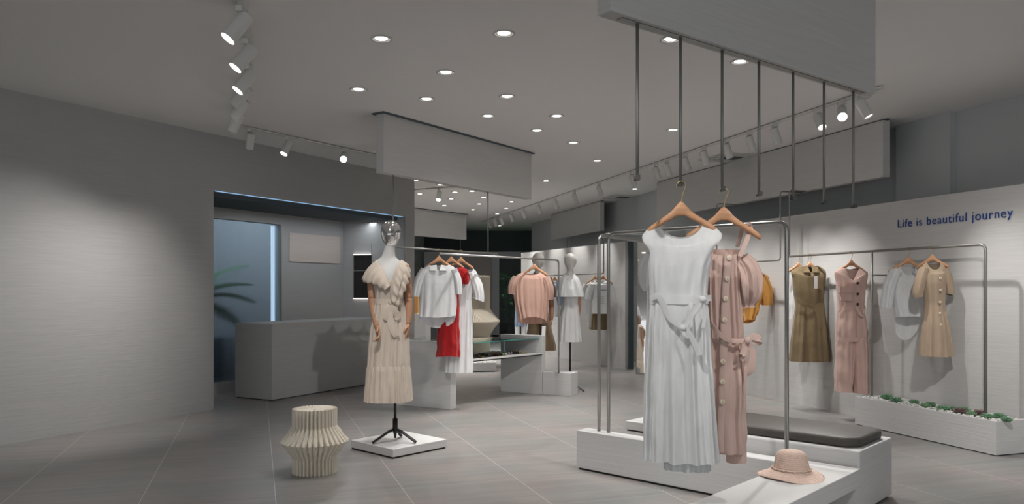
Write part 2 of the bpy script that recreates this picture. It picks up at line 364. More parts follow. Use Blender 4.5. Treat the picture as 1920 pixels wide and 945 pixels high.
front = [((715, 72), 'left of the two large ones near the top edge'), ((945, 62), 'largest, near the top edge right of centre-left'), ((836, 135), 'centred below the two topmost ones'),
         ((672, 167), 'farthest left one on the open ceiling'), ((800, 185), 'just above the mid hanging panel'), ((951, 180), 'bright, straight below the largest one'),
         ((915, 217), 'dim one left of a bright one, above the mid hanging panel'), ((1044, 217), 'bright one right of the mid hanging panel row'), ((1007, 244), 'dim one just above the right end of the mid panel'),
         ((1075, 267), 'small one right of the mid hanging panel'), ((1120, 301), 'small one nearer the long right track'), ((1262, 243), 'between the first two rods of the large panel'),
         ((1388, 115), 'between the third and fourth rods of the large panel'), ((1258, 73), 'partly hidden behind the second rod of the large panel'), ((1024, 339), 'small one right of the lower end of the mid panel')]
for (p, l_) in front: downlight(*p, 'round recessed ceiling downlight, '+l_, 'recessed downlights', .3 if p[0] < 850 and p[1] > 60 else 1)
far = [(779, 338), (787, 363), (826, 346), (833, 385), (846, 372.6), (853, 360), (885, 358), (887, 393), (898.5, 382), (907, 369.5), (932, 400.6), (937, 423), (949, 390), (959, 378), (1190, 354)]
for i, p in enumerate(far): downlight(*p, 'tiny distant downlight, %s from left of those seen beneath the mid hanging panel' % ORD[i] if i < 14 else 'small downlight at the left rod end of the large panel, above the long track', 'distant downlights', 1.2)

def track(label, pts):
    mb = MB(); pts = [(p[0], p[1], CEIL-.012) for p in pts]; mb.band(pts, (0, 0, 1), .02, .034)
    return tag(mb.build('lighting_track', 'lampwhite', None, False), label, 'lighting track')
def track_spot(p, aim, energy, label, group, size=46, lit=True, s=1.0):
    t = thing('track_spotlight', label, 'spotlight', (p[0], p[1], CEIL-.022), 0, group)
    MB().box(-.02, .02, -.055, .055, -.035, 0).build('adapter', 'lampwhite', t, False, .003)
    piv = Vector((0, 0, -.09)); d = (Vector(aim)-Vector((p[0], p[1], CEIL-.112))).normalized()
    mb = MB(); mb.tube([(0, 0, -.03), piv], .009, 8); mb.build('arm', 'lampwhite', t, True)
    a, b = piv-d*.05*s, piv+d*.12*s
    mb = MB(); mb.tube([a-d*.0005, a, a+d*.004, b], [.001, .036*s, .042*s, .042*s], 24, cap=False)
    mb.tube([b-d*.0125, b-d*.012, b], [.001, .036*s, .0415*s], 24, cap=False)
    h = mb.build('lamp_head', 'lampwhite', t, True); h.modifiers.new('es', 'EDGE_SPLIT')
    mb = MB(); mb.disc(b-d*.009, d, .034*s, .005, 24); mb.build('lens', 'lens' if lit else 'lens_off', h)
    if energy: spot_light(t, b+d*.012, d, energy, size, .9, .03)
    return t
# left track A
TA = [up(452, -60), up(452, 0), up(464, 65), up(466, 115), up(456, 170), up(447, 197), up(437, 222)]
TA = [(p.x, p.y) for p in smoothpath([(a_, b_, 0) for a_, b_ in TA], 5)]
track('curving white light track along the left side of the ceiling', TA)
A_sp = [(453, 8), (464, 70), (466, 118), (459, 148), (455, 174), (446, 200)]
for i, (px, py) in enumerate(A_sp):
    p = up(px, py); w_ = on(0, WL, u)
    s_ = Vector((p[0]-WL[0], p[1]-WL[1])).dot(u)-[.9, .7, .5, .25, .35, .5][i]; tgt = off(WL, u, s_)
    tgt = off(WL, u, [0, 0, 0, -2.1, -1.45, -1.0][i])
    if i < 3: tgt = (p[0]-1.3, p[1]-.75)
    track_spot(p, (tgt[0], tgt[1], [.9, .9, .9, .85, .75, .8][i]), E_LEFT*[.35, .35, .35, 1.6, 1.1, .4][i], 'white cylinder spotlight, %s from the camera on the curving left track' % ORD[i], 'spotlights on the left track', 68, s=1.12)
TB0, TB1 = up(437, 231), up(735, 296)
track('straight light track in front of the doorway wall', [TB0, TB1])
dB = Vector((TB1[0]-TB0[0], TB1[1]-TB0[1])).normalized()
for i, (px, aim, e_, lit) in enumerate([(470, (-3.4, 9.2, 1.0), .1, False), (540, (-2.9, 8.0, 1.6), .35, True), (645, (-1.45, 5.6, 1.2), 1, True), (720, (-1.2, 6.5, 1.0), .6, True)]):
    track_spot(on(px, TB0, dB), aim, E_LEFT*.7*e_, ['dim spotlight at the left end of the doorway wall track', 'lit spotlight second along the doorway wall track', 'bright spotlight facing the camera on the doorway wall track', 'spotlight half hidden behind the mid hanging panel'][i], 'spotlights on the doorway wall track', 50, lit)
# long right track
TC0, TC1 = up(905, 415), up(1655, 160)
track('long light track running away along the right ceiling', [TC0, TC1])
dC = Vector((TC1[0]-TC0[0], TC1[1]-TC0[1])).normalized()
heads = [1616, 1579, 1535, 1453, 1406, 1363, 1320, 1285, 1250, 1230, 1185, 1123, 1077, 1041, 1010, 982, 959, 940, 928, 918]
for i, px in enumerate(heads):
    p = on(px, TC0, dC); aim_ = off(p, e1, 1.0); aim_ = (aim_[0]-.12, aim_[1]-.1, .55)
    e_ = 1
    if px == 1579: aim_ = (1.75, 3.9, .6); e_ = 1.6
    elif px == 1535: aim_ = (3.0, 5.8, 1.0)
    elif px == 1616: aim_ = off(p, e1, .7); aim_ = (aim_[0]+.35, aim_[1]-.9, .6); e_ = 1.2
    track_spot(p, aim_, E_WALL*(1.0 if px > 1400 else .62)*e_, 'white cylinder spotlight, %s from the camera on the long right track' % ORD[i], 'spotlights on the long right track', 58, px in (1579, 1453, 1185, 1123))
# unseen extra lamp added overhead to brighten the right wall
track_spot((4.0*.62, 3.9), (4.0, 6.0, .6), E_WALL*1.9, 'added unseen fill spotlight over the aisle at upper right', 'spotlights on the long right track', 70)
# short rear track
q0, q1 = up(770, 355.5), up(853, 349.5)
track('short light track crossing behind the mid hanging panel', [q0, q1])
track_spot(((q0[0]*.35+q1[0]*.65), (q0[1]*.35+q1[1]*.65)), (-1.4, 11.5, .5), E_WALL*.6, 'spotlight on the short rear track under the mid panel', 'spotlights on the rear track')
# unseen fill spots added at the ceiling to brighten the merchandise 
for (x_, y_, ax, ay, az, e_, l_) in [(-.2, 2.3, .8, 3.5, 1.1, 1.15, 'added unseen fill spot above the camera aimed at the white dress'), (1.75, 2.1, 1.25, 3.95, .75, 1.3, 'added unseen fill spot above the camera aimed at the straw hat'), (-.9, 4.2, -.95, 6.3, 1.15, 1.5, 'added unseen fill spot aimed at the mannequin in the cream dress'), (1.75, 5.0, -.5, 8.4, 1.2, 1.9, 'added unseen fill spot aimed at the red shorts and white blouse'), (2.05, 5.3, .3, 9.3, 1.2, 1.5, 'added unseen fill spot aimed at the pink top')]:
    t = thing('added_fill_spot', l_, 'spotlight', (x_, y_, CEIL))
    MB().lathe([(.07, 0), (.07, -.012), (.05, -.014)], seg=24).build('housing', 'lampwhite', t)
    spot_light(t, (0, 0, -.02), Vector((ax-x_, ay-y_, az-CEIL)), E_WALL*1.6*e_, 40, .9, .045)
# cool light in the planted room and recess lights
def area(name, loc, rot, sx, sy, e_, col):
    ld = bpy.data.lights.new(name, 'AREA'); ld.shape = 'RECTANGLE'; ld.size = sx; ld.size_y = sy; ld.energy = e_; ld.color = col
    o = bpy.data.objects.new(name, ld); C.objects.link(o); o.location = loc; o.rotation_euler = rot; return o
c = off(off(gl0, u, L*.6), v, -.75)
area('garden_ceiling_panel_light', (c[0], c[1], 2.95), (0, 0, math.atan2(u.y, u.x)), 1.6, .5, 13, (.78, .89, 1))
c = off(off(WL, u, 2.2), v, -.5)
area('recess_cove_light', (c[0], c[1], 2.33), (0, 0, math.atan2(u.y, u.x)), 2.6, .1, 5, (.88, .95, 1))
# ceiling grilles and sprinkler
for (px, py, s_, l_) in [(1372, 295, .6, 'square air grille on the ceiling behind the third rod'), (1168, 369, .6, 'square air grille on the ceiling near the distant track')]:
    x, y = up(px, py); t = thing('air_grille', l_, 'air vent', (x, y, CEIL), R(18))
    mb = MB()
    for k in range(4):
        h = s_/2-.05*k
        for sx, sy in ((0, 1), (0, -1), (1, 0), (-1, 0)):
            if sx == 0: mb.box(-h, h, sy*h-.012, sy*h+.012, -.014, 0)
            else: mb.box(sx*h-.012, sx*h+.012, -h+.012, h-.012, -.014, 0)
    mb.build('louvre_frame', 'lampwhite', t); MB().box(-s_/2+.02, s_/2-.02, -s_/2+.02, s_/2-.02, -.004, -.0005).build('opening', 'deep', t)
x, y = up(1648, 160); mb = MB(); mb.lathe([(.05, 0), (.05, -.03), (.03, -.045), (.001, -.046)], (x, y+.25, CEIL), 20)
tag(mb.build('smoke_detector', 'lampwhite', None, True), 'small white smoke detector at the right end of the long track', 'smoke detector')

# ------------------------------------------------------------------ recess furniture
# cash desk
c0 = fl(510, 752); c1 = off(c0, v, -.62)
mb = MB(); Lc = 2.25; ht = .915
mb.prism([c0, off(c0, u, Lc), off(off(c0, u, Lc), v, -.6), off(c0, v, -.62)], 0.012, ht)
t = thing('cash_desk', 'long grey plaster cash desk standing in the doorway recess', 'counter', (0, 0, 0))
mb.build('body', 'plaster_left', t, False, .004)
MB().prism([off(off(c0, u, .02), v, -.02), off(off(c0, u, Lc-.02), v, -.02), off(off(c0, u, Lc-.02), v, -.58), off(off(c0, u, .02), v, -.6)], 0, .014).build('plinth_base', 'deep', t)
# blank sign
s0 = on(543, off(NB, v, .012), u); s1 = on(638, off(NB, v, .012), u)
tag(MB().slab(s0, s1, .011, 1.715, 2.12).build('sign_panel', 'signpink'), 'blank pale pink rectangular sign on the wall behind the cash desk', 'sign')
# lit shelf niche on the recess side wall
sd = Vector((NS0[0]-NS1[0], NS0[1]-NS1[1])).normalized(); sn = Vector((sd.y, -sd.x))
if sn.y > 0: sn = -sn
k0 = on(697, NS0, sd); k1 = on(664, NS0, sd); k0 = off(k0, sn, .012); k1 = off(k1, sn, .012)
t = thing('wall_niche', 'tall wall niche with dark slats and lit shelves behind the mannequin', 'shelf niche')
def kp(a, d_=0): return off((k0[0]+(k1[0]-k0[0])*a, k0[1]+(k1[1]-k0[1])*a), sn, d_)
def kbox(a0, a1, d0, d1_, z0, z1, nm, mm): return MB().prism([kp(a0, d0), kp(a1, d0), kp(a1, d1_), kp(a0, d1_)], z0, z1).build(nm, mm, t)
kbox(0, 1, 0, -.008, .9, 2.02, 'back_panel', 'plaster_left')
mb = MB()
for k in range(14): mb.prism([kp(.07*k+.02, .001), kp(.07*k+.06, .001), kp(.07*k+.06, .012), kp(.07*k+.02, .012)], 1.2, 1.84)
mb.prism([kp(0, .0005), kp(1, .0005), kp(1, .003), kp(0, .003)], 1.2, 1.84); mb.build('slats', 'slat', t)
kbox(0, 1, .001, .05, 1.835, 1.85, 'shelf', 'plaster_left'); kbox(0, 1, .001, .05, 1.185, 1.20, 'shelf', 'plaster_left'); kbox(0, 1, .013, .03, 1.60, 1.61, 'shelf', 'steel')
kbox(0, 1, .012, .03, 1.8505, 1.857, 'shelf_light', 'ledwhite'); kbox(0, 1, .012, .03, 1.178, 1.1845, 'shelf_light', 'ledwhite')

def frond(mb, base, az, el, ln, wd, droop=.9, nl=16):
    pts = []; p = Vector(base); a = el
    for i in range(nl+1):
        pts.append(p.copy()); dr = Vector((math.cos(az)*math.cos(a), math.sin(az)*math.cos(a), math.sin(a))); p = p+dr*ln/nl; a -= droop/nl*1.6
    mb.tube(pts, [.006*(1-i/(nl+2)) for i in range(nl+1)], 5)
    side = Vector((-math.sin(az), math.cos(az), 0))
    for i in range(2, nl+1):
        for s_ in (-1, 1):
            l_ = wd*math.sin(math.pi*min(1, (i/nl)*.92+.06))+.04; q_ = pts[i]; tg = (pts[i]-pts[i-1]).normalized()
            tip = q_+side*s_*l_*.85+tg*l_*.6+Vector((0, 0, -l_*.28)); wv = tg*.024
            mid = (q_+tip)/2+Vector((0, 0, .01))
            mb.add([q_-wv*.4, q_+wv*.4, mid+wv, tip, mid-wv], [(0, 1, 2, 4), (2, 3, 4)])
random.seed(4)
pc = off(off(gl0, u, 1.2), v, -.62)
t = thing('potted_palm', 'green feathery palm blurred behind the fluted glass', 'plant', (pc[0], pc[1], .0))
MB().lathe([(.12, 0), (.17, .02), (.2, .5), (.18, .5), (.17, .46), (.001, .46)], seg=28).build('pot', 'black', t, True)
MB().tube([(0, 0, .45), (.02, 0, .8), (0, .02, 1.15)], [.05, .04, .035], 10).build('trunk', mat('palm_trunk', (.12, .09, .06), .9), t, True)
mb = MB()
for k in range(16): frond(mb, (0, .02, 1.15), math.atan2(u.y, u.x)+(k % 2)*math.pi+random.uniform(-.9, .9), .05+1.3*((k*7) % 16)/15, .75+.2*random.random(), .22, .75, 22)
mb.build('fronds', 'palm', t)

# ------------------------------------------------------------------ plinths, benches, planters
def prism_thing(name, label, cat, poly, z0, z1, m='white', toe=True, extra=None):
    cx = sum(p[0] for p in poly)/len(poly); cy = sum(p[1] for p in poly)/len(poly)
    t = thing(name, label, cat, (cx, cy, 0)); P = [(p[0]-cx, p[1]-cy) for p in poly]
    MB().prism(P, z0+(.012 if toe else 0), z1).build('body', m, t, False, .004)
    if toe: MB().prism([(p[0]*.97, p[1]*.97) for p in P], z0, z0+.014).build('toe_kick', 'black', t)
    return t, (cx, cy)
# square plinth of the chrome headed mannequin
f0 = fl(737, 842.6, .075)
prism_thing('display_plinth', 'low square white plinth under the chrome headed mannequin', 'plinth', [f0, off(f0, n1, .565), off(off(f0, n1, .565), a1, -.56), off(f0, a1, -.56)], 0, .075)
g_ = fl(1173, 789, .09)
prism_thing('display_plinth', 'low white plinth seen just left of the white dress hem', 'plinth', [g_, off(g_, n1, .5), off(off(g_, n1, .5), a1, 1.0), off(g_, a1, 1.0)], 0, .09)
# long low base under the front rack with the hat bench joined to it
P1a = fl(1081, 806.5, .285)
T_r = (1.985, 4.435); T_far = Vector(T_r)
P1b = off(P1a, a1, Vector((T_r[0]-P1a[0], T_r[1]-P1a[1])).dot(a1)-.36)
prism_thing('rack_base', 'long low white base of the front clothes rack', 'plinth', [P1a, P1b, off(P1b, n1, .13), off(P1a, n1, .13)], 0, .285)
TR = off(T_r, n1, .05); W_ = .355; LT = 2.3
t = thing('low_bench', 'white low bench carrying the straw hat, open underneath', 'bench', (TR[0], TR[1], 0))
def tp(a, b): return (n1[0]*a+a1[0]*b, n1[1]*a+a1[1]*b)
MB().prism([tp(0, 0), tp(0, -W_), tp(-LT, -W_), tp(-LT, 0)], .18, .285).build('top', 'white', t, False, .004)
MB().prism([tp(0, 0), tp(0, -W_), tp(-.09, -W_), tp(-.09, 0)], 0, .18).build('leg', 'white', t)
MB().prism([tp(-LT+.09, 0), tp(-LT+.09, -W_), tp(-LT, -W_), tp(-LT, 0)], 0, .18).build('leg', 'white', t)
# upholstered bench
B0 = fl(1611, 847, .378); 
t = thing('upholstered_bench', 'white bench with a flat dark grey leather cushion', 'bench', (B0[0], B0[1], 0))
def bp(a, b): return (a1[0]*a+n1[0]*b, a1[1]*a+n1[1]*b)
MB().prism([bp(0, 0.01), bp(0, .6), bp(-1.42, .6), bp(-1.42, 0.01)], .012, .378).build('body', 'white', t, False, .012)
MB().prism([bp(-.02, .03), bp(-.02, .57), bp(-1.4, .57), bp(-1.4, .03)], 0, .014).build('toe_kick', 'black', t)
MB().prism([bp(-.10, .05), bp(-.03, .12), bp(-.03, .50), bp(-.10, .57), bp(-1.36, .57), bp(-1.36, .05)], .379, .438).build('cushion', 'cushion', t, True, .018)
# succulent planter on the right
K0 = fl(1867, 855.5); K1 = fl(1610, 795.5)
K1 = off(K0, d1, (Vector(K1)-Vector(K0)).length)
pw = .335; ph = .275
t = thing('planter_box', 'long white planter trough of pebbles and succulents against the right wall', 'planter', (K0[0], K0[1], 0))
LK = (Vector(K1)-Vector(K0)).length
def pp(a, b): return (d1[0]*a+e1[0]*b, d1[1]*a+e1[1]*b)
mb = MB(); tk = .02
mb.prism([pp(0, 0), pp(LK, 0), pp(LK, tk), pp(0, tk)], .008, ph); mb.prism([pp(0, pw-tk), pp(LK, pw-tk), pp(LK, pw), pp(0, pw)], .008, ph)
mb.prism([pp(0, tk), pp(tk, tk), pp(tk, pw-tk), pp(0, pw-tk)], .008, ph); mb.prism([pp(LK-tk, tk), pp(LK, tk), pp(LK, pw-tk), pp(LK-tk, pw-tk)], .008, ph)
mb.prism([pp(tk, tk), pp(LK-tk, tk), pp(LK-tk, pw-tk), pp(tk, pw-tk)], .008, ph-.03); mb.build('trough', 'white', t)
MB().prism([pp(.02, .02), pp(LK-.02, .02), pp(LK-.02, pw-.02), pp(.02, pw-.02)], 0, .01).build('toe_kick', 'black', t)
random.seed(7); mb = MB()
for k in range(620):
    a_ = random.uniform(.03, LK-.03); b_ = random.uniform(.03, pw-.03); p = pp(a_, b_); r_ = random.uniform(.008, .014)
    mb.ell((K0[0]+p[0], K0[1]+p[1], ph-.012+random.random()*.014), r_*random.uniform(.9, 1.4), r_, r_*.7, 7, 4)
pb = mb.build('pebbles', 'pebble', None, True); tag(pb, 'white pebbles filling the succulent planter', 'pebbles'); pb['kind'] = 'stuff'
def rosette(r, m, seed):
    random.seed(seed); mb = MB()
    for ring in range(4):
        nl = [5, 7, 9, 11][ring]; rad = r*[.3, .55, .8, 1][ring]; el = [1.35, 1.0, .6, .18][ring]
        for k in range(nl):
            a_ = 2*math.pi*k/nl+ring*.5+random.random()*.2; d_ = Vector((math.cos(a_)*math.cos(el), math.sin(a_)*math.cos(el), math.sin(el))); s_ = Vector((-math.sin(a_), math.cos(a_), 0))
            b_ = Vector((0, 0, .008)); up_ = Vector((0, 0, r*.16)); mb.tube([b_, b_+d_*rad*.5, b_+d_*rad*.82+up_*.5, b_+d_*rad+up_*1.3], [(.006, .007), (.010, r*.17), (.008, r*.15), .001], 7)
    mb.ell((0, 0, .010), r*.5, r*.5, r*.34, 12, 6)
    return mb
succ = [(1663, 'leaf', .05), (1681, 'leaf', .045), (1714, 'leaf', .038), (1735, 'leaf2', .04), (1744, 'leaf', .042), (1768, 'leaf', .042), (1785, 'leaf', .036), (1800, 'leaf3', .05), (1806, 'leaf', .05), (1822, 'leaf2', .034), (1836, 'leaf3', .046), (1850, 'leaf', .036), (1873, 'leaf', .046), (1888, 'leaf', .034)]
for i, (px, m_, r_) in enumerate(succ):
    bb = .10 if i % 2 else .17
    c = on(px, off(K0, e1, bb), d1)
    t = thing('succulent', '%s succulent rosette, %s from the left in the pebble planter' % ({'leaf': 'green', 'leaf2': 'pale sage', 'leaf3': 'reddish brown'}[m_], ORD[i]), 'succulent', (c[0], c[1], ph-.004), i, 'succulents in the pebble planter')
    rosette(r_*1.25, m_, i).build('rosette', m_, t, True)
# rear white planter with pebbles, seen beneath the glass case
t0 = fl(930, 697); 
pr, cc = prism_thing('planter_box', 'low white pebble planter on the floor seen under the glass display table', 'planter', [(t0[0], t0[1]), (t0[0], t0[1]+.27), (-1.1, t0[1]+.07), (-1.1, t0[1]-.2)], 0, .15)
mb = MB(); random.seed(3)
for k in range(160): 
    a_ = random.random(); mb.ell((t0[0]-.05-.75*a_, t0[1]+.03-.19*a_+random.random()*.19, .152), .018, .016, .012, 6, 4)
pb = mb.build('pebbles', 'pebble', None, True); tag(pb, 'pale pebbles on the low planter under the glass table', 'pebbles'); pb['kind'] = 'stuff'

# glass display table
w1 = Vector((.62, .785)); w1n = Vector((.785, -.62))
q0 = fl(845, 768)      # front corner of the left end panel
t = thing('display_table', 'white display table with a glass case between two end panels', 'display table', (0, 0, 0))
q0l = off(q0, v, -.95)
MB().prism([q0, off(q0, u, .11), off(off(q0, u, .11), v, -.95), q0l], .0, .742).build('end_panel', 'white', t, False, .004)
r0 = fl(1016.5, 739.7); r0l = off(r0, v, -.60)
MB().prism([r0, off(r0, u, .1), off(off(r0, u, .1), v, -.6), r0l], 0, .742).build('end_panel', 'white', t, False, .004)
sA = off(q0, u, .11); zs = .525
shp = [off(sA, v, -.02), off(r0, v, 0), off(r0, v, -.6), off(sA, v, -.9)]
MB().prism(shp, zs-.02, zs).build('shelf', 'white', t, False, .002)
MB().prism([off(shp[0], w1n, .002), off(shp[1], w1n, .002), off(shp[1], v, -.012), off(shp[0], v, -.014)], zs-.03, zs-.02).build('edge_strip', 'black', t)
zt = .71
MB().prism([off(shp[0], v, -.04), off(shp[1], v, -.04), shp[2], shp[3]], zt-.006, zt).build('glass_top', 'glass', t)
MB().prism([off(shp[0], v, -.036), off(shp[1], v, -.036), off(shp[1], v, -.0395), off(shp[0], v, -.0395)], zt-.009, zt+.001).build('glass_edge', 'glassedge', t)
mid = (shp[0][0]*.42+shp[1][0]*.58, shp[0][1]*.42+shp[1][1]*.58)
MB().slab(off(shp[0], v, -.05), off(mid, v, -.05), .004, zs, zt-.006).build('glass_front', 'glass', t)
MB().slab(off(mid, v, -.046), off(mid, v, -.38), .0015, zs, zt-.006).build('glass_divider', 'glassedge', t) if False else None
MB().tube([(*off(mid, v, -.048), zs), (*off(mid, v, -.048), zt-.006)], .0022, 6).build('glass_corner', 'glassedge', t)
# low block joined on the right of the table, foot of the clothing rail
lb0 = off(off(r0, u, 0), v, .012); 
lb = [r0, fl(1070, 743.5)]; lbd = Vector((lb[1][0]-lb[0][0], lb[1][1]-lb[0][1])).normalized()
lbs = off(r0, lbd, .006)
prism_thing('rack_base', 'low white block beside the glass display table carrying a rail post', 'plinth', [lbs, lb[1], off(lb[1], u, .22), off(lbs, u, .22)], 0, .285, toe=False)
# accessories in the case
random.seed(11)
def case_pt(a, b): 
    A = Vector(shp[0])*(1-a)+Vector(shp[1])*a; return (A.x-v.x*b, A.y-v.y*b)
acc = [(.30, .12, 'gold'), (.36, .09, 'gold'), (.40, .22, 'white'), (.46, .15, 'coral'), (.50, .22, 'jade'), (.55, .13, 'coral'), (.60, .2, 'coral'), (.63, .12, 'gold'), (.68, .2, 'jade'), (.72, .14, 'black'), (.76, .2, 'white'), (.80, .14, 'black'), (.84, .2, 'gold'), (.88, .15, 'gold'), (.52, .3, 'black'), (.66, .3, 'gold')]
mt = {'gold': 'brass', 'white': 'tagw', 'coral': 'orange', 'jade': 'green', 'black': 'black'}
for i, (a_, b_, k_) in enumerate(acc):
    p = case_pt(a_, b_); 
    if i % 3 == 0:
        t = thing('sunglasses', '%s sunglasses, %s item from the left in the glass case' % (k_, ORD[i]), 'sunglasses', (p[0], p[1], zs), R(-20+i*9), 'accessories in the glass case')
        for s_ in (-1, 1):
            mb = MB(); pts = [(s_*.035+.028*math.cos(a), .022*math.sin(a)*.3-.01, .024+.022*math.sin(a)) for a in [k*math.pi/8 for k in range(17)]]; mb.tube(pts, .003, 6); mb.build('rim', mt[k_], t, True)
            MB().tube([(s_*.062, -.01, .03), (s_*.064, .06, .03), (s_*.06, .10, .004)], .002, 6).build('temple', mt[k_], t, True)
        MB().tube([(-.008, -.01, .03), (0, -.012, .033), (.008, -.01, .03)], .002, 6).build('bridge', mt[k_], t, True)
    else:
        t = thing('bracelet', '%s bracelet, %s item from the left in the glass case' % (k_, ORD[i]), 'bracelet', (p[0], p[1], zs+.009), i, 'accessories in the glass case')
        mb = MB(); pts = [(.034*math.cos(k*math.pi/12), .03*math.sin(k*math.pi/12), .004*math.sin(k*1.3)) for k in range(25)]; mb.tube(pts, .008, 8); mb.build('band', mt[k_], t, True)
        mb = MB()
        for k in range(6): mb.ell((.034*math.cos(k*1.05), .03*math.sin(k*1.05), .010), .011, .011, .010, 8, 6)
        mb.build('beads', mt[k_] if k_ != 'gold' else 'ivory', t, True)

# pleated paper forms
def pleated(name, label, x, y, H, prof, npl, rot=0):
    t = thing(name, label, 'stool' if H < 1 else 'sculpture', (x, y, 0), rot)
    mb = MB(); seg = npl*4; rings = []
    zs_ = sorted(set([q_[0] for q_ in prof]+[0, .05, .10, .15, .2, .235, .27, .32, .37, .42, .48, .54, .6, .65, .7, .735, .76, .82, .9, .96, 1]))
    def rad(s_):
        for (a, ra), (b, rb) in zip(prof, prof[1:]):
            if a <= s_ <= b: return ra+(rb-ra)*(s_-a)/(b-a)
    for s_ in zs_:
        r_ = rad(s_); ring = []
        bul = max(0, (r_-prof[0][1])/(max(q_[1] for q_ in prof)-prof[0][1]))
        for k in range(seg):
            a_ = 2*math.pi*k/seg; tri = [1, .8, 0, .8][k % 4]
            tri2 = [0, .8, 1, .8][k % 4]
            w2 = .5-.5*math.cos(s_*math.pi*12) if bul > .05 else 0
            tv = tri*(1-w2*.35)+tri2*w2*.35
            rr = r_*(1-.2*(1-tv))
            ring.append((rr*math.cos(a_), rr*math.sin(a_), s_*H))
        rings.append(ring)
    mb.loft(rings, cap=False); mb.build('pleated_shell', 'paper', t)
    r_ = prof[-1][1]; mb = MB()
    mb.loft([[(r_*q_*(1-.2*(1-[1, .8, 0, .8][k % 4]))*math.cos(2*math.pi*k/seg), r_*q_*(1-.2*(1-[1, .8, 0, .8][k % 4]))*math.sin(2*math.pi*k/seg), H-dz) for k in range(seg)] for q_, dz in ((.995, .001), (.8, .004), (.55, .01), (.05, .012))], cap=False)
    mb.build('top', 'paper', t)
    return t
sx_, sy_ = xx(590, 5.6), 5.6
pleated('pleated_stool', 'cream pleated paper stool with a bulging waist on the tiled floor', sx_, sy_, .462, [(0, .16), (.24, .16), (.49, .247), (.73, .16), (1, .16)], 34)
pleated('pleated_column', 'tall cream pleated paper column behind the glass display table', xx(881, 13.3), 13.3, 1.56, [(0, .35), (.34, .35), (.5, .525), (.64, .35), (1, .35)], 110)
# plain white display block and black bag at the far left behind the blouse
t_, _ = prism_thing('display_block', 'tall white block behind the left end of the display table', 'plinth', [(xx(765, 12.2), 12.2), (xx(798, 12.2), 12.2), (xx(798, 12.2)+.05, 12.5), (xx(765, 12.2), 12.5)], 0, .94)
mb = MB(); hb = zz(638, 12.6)
mb.prism([(xx(800, 12.6), 12.6), (xx(824, 12.6), 12.6), (xx(824, 12.6), 12.8), (xx(800, 12.6), 12.8)], 0, .50); t = mb.build('black_ottoman', 'black', None, False, .02); tag(t, 'dark block behind the white blouse hem', 'ottoman')

# leaning mirror
mY = 12.1; m0 = (xx(1192, mY), mY); md = Vector((.95, -.31)); 
t = thing('leaning_mirror', 'tall framed mirror leaning in the gap left of the white dress', 'mirror', (m0[0], m0[1], 0), math.atan2(md.y, md.x))
def lean(x_, z_, d_=0): return (x_, .17*z_/2+d_+0, z_)
mw = .7; mh = 2.08
mb = MB(); mb.add([lean(0, 0), lean(mw, 0), lean(mw, mh), lean(0, mh), lean(0, 0, .03), lean(mw, 0, .03), lean(mw, mh, .03), lean(0, mh, .03)], [(0, 1, 2, 3), (4, 5, 6, 7), (0, 1, 5, 4), (1, 2, 6, 5), (2, 3, 7, 6), (3, 0, 4, 7)]); mb.build('mirror_frame', 'gunmetal', t)
mb = MB(); e_ = .012; mb.add([lean(e_, e_, -.002), lean(mw-e_, e_, -.002), lean(mw-e_, mh-e_, -.002), lean(e_, mh-e_, -.002)], [(0, 1, 2, 3)]); mb.build('mirror_glass', 'mirror', t)

# ------------------------------------------------------------------ clothing rails
def rail(name, label, parts, m='steel', r=.011):
    t = thing(name, label, 'clothes rail', (parts[0][1][0][0], parts[0][1][0][1], 0)); o = Vector((t.location.x, t.location.y, 0))
    for nm, pts, rr in parts:
        MB().tube([Vector(p)-o for p in pts], rr, 14).build(nm, m, t, True)
    return t
zr = 1.727
pl = fl(1141, 811, .285); pR = fl(1475, 866, .285)
rail('clothes_rack', 'front steel clothes rack arching over the long low base', [('frame', fillet([(*pl, .285), (*pl, zr), (*pR, zr), (*pR, .285)], .06), .0125)])
pb_ = fl(1123, 808, .285); dB2 = Vector((.53, .848)); pe = off(pb_, dB2, 1.5)
rail('clothes_rack', 'steel rail bending away from the left front post behind the dresses', [('frame', fillet([(*pb_, .285), (*pb_, 1.718), (*pe, 1.718), (*pe, 0.0)], .06), .0125)])
# right wall rail
zR = 1.695; kp0 = off(K0, e1, .155); RP = on(1848, kp0, d1); RP2 = on(1635, kp0, d1); RL = on(1480, kp0, d1)
rail('clothes_rack', 'long steel rail along the right wall planted in the succulent planter', [('frame', fillet([(*RP, ph-.03), (*RP, zR), (*RL, zR)], .06), .0125), ('support', fillet([(*off(RL, e1, .22), 2.44), (*RL, 2.44), (*RL, zR)], .03), .008), ('post', [(*RP2, ph-.03), (*RP2, zR)], .0105), ('wall_bracket', [(*RP2, 1.46), (*off(RP2, e1, .19), 1.46)], .008)], 'gunmetal')
# rail under the long right panel
dP = Vector((P31[0]-P30[0], P31[1]-P30[1])).normalized(); nP = Vector((-dP.y, dP.x))
cP = off(P30, (-.95, -.3), .40)
ra = on(1463, cP, dP); rb = on(1300, cP, dP); rm_ = on(1344, cP, dP)
rail('hanging_rail', 'dark rail hung from the long right panel behind the pink dress', [('bar', fillet([(*off(ra, e1, .30), 2.44), (*ra, 2.44), (*ra, 1.655), (*rb, 1.655)], .04), .009), ('support', fillet([(*off(rm_, e1, .30), 2.44), (*rm_, 2.44), (*rm_, 1.655)], .04), .007)], 'gunmetal')
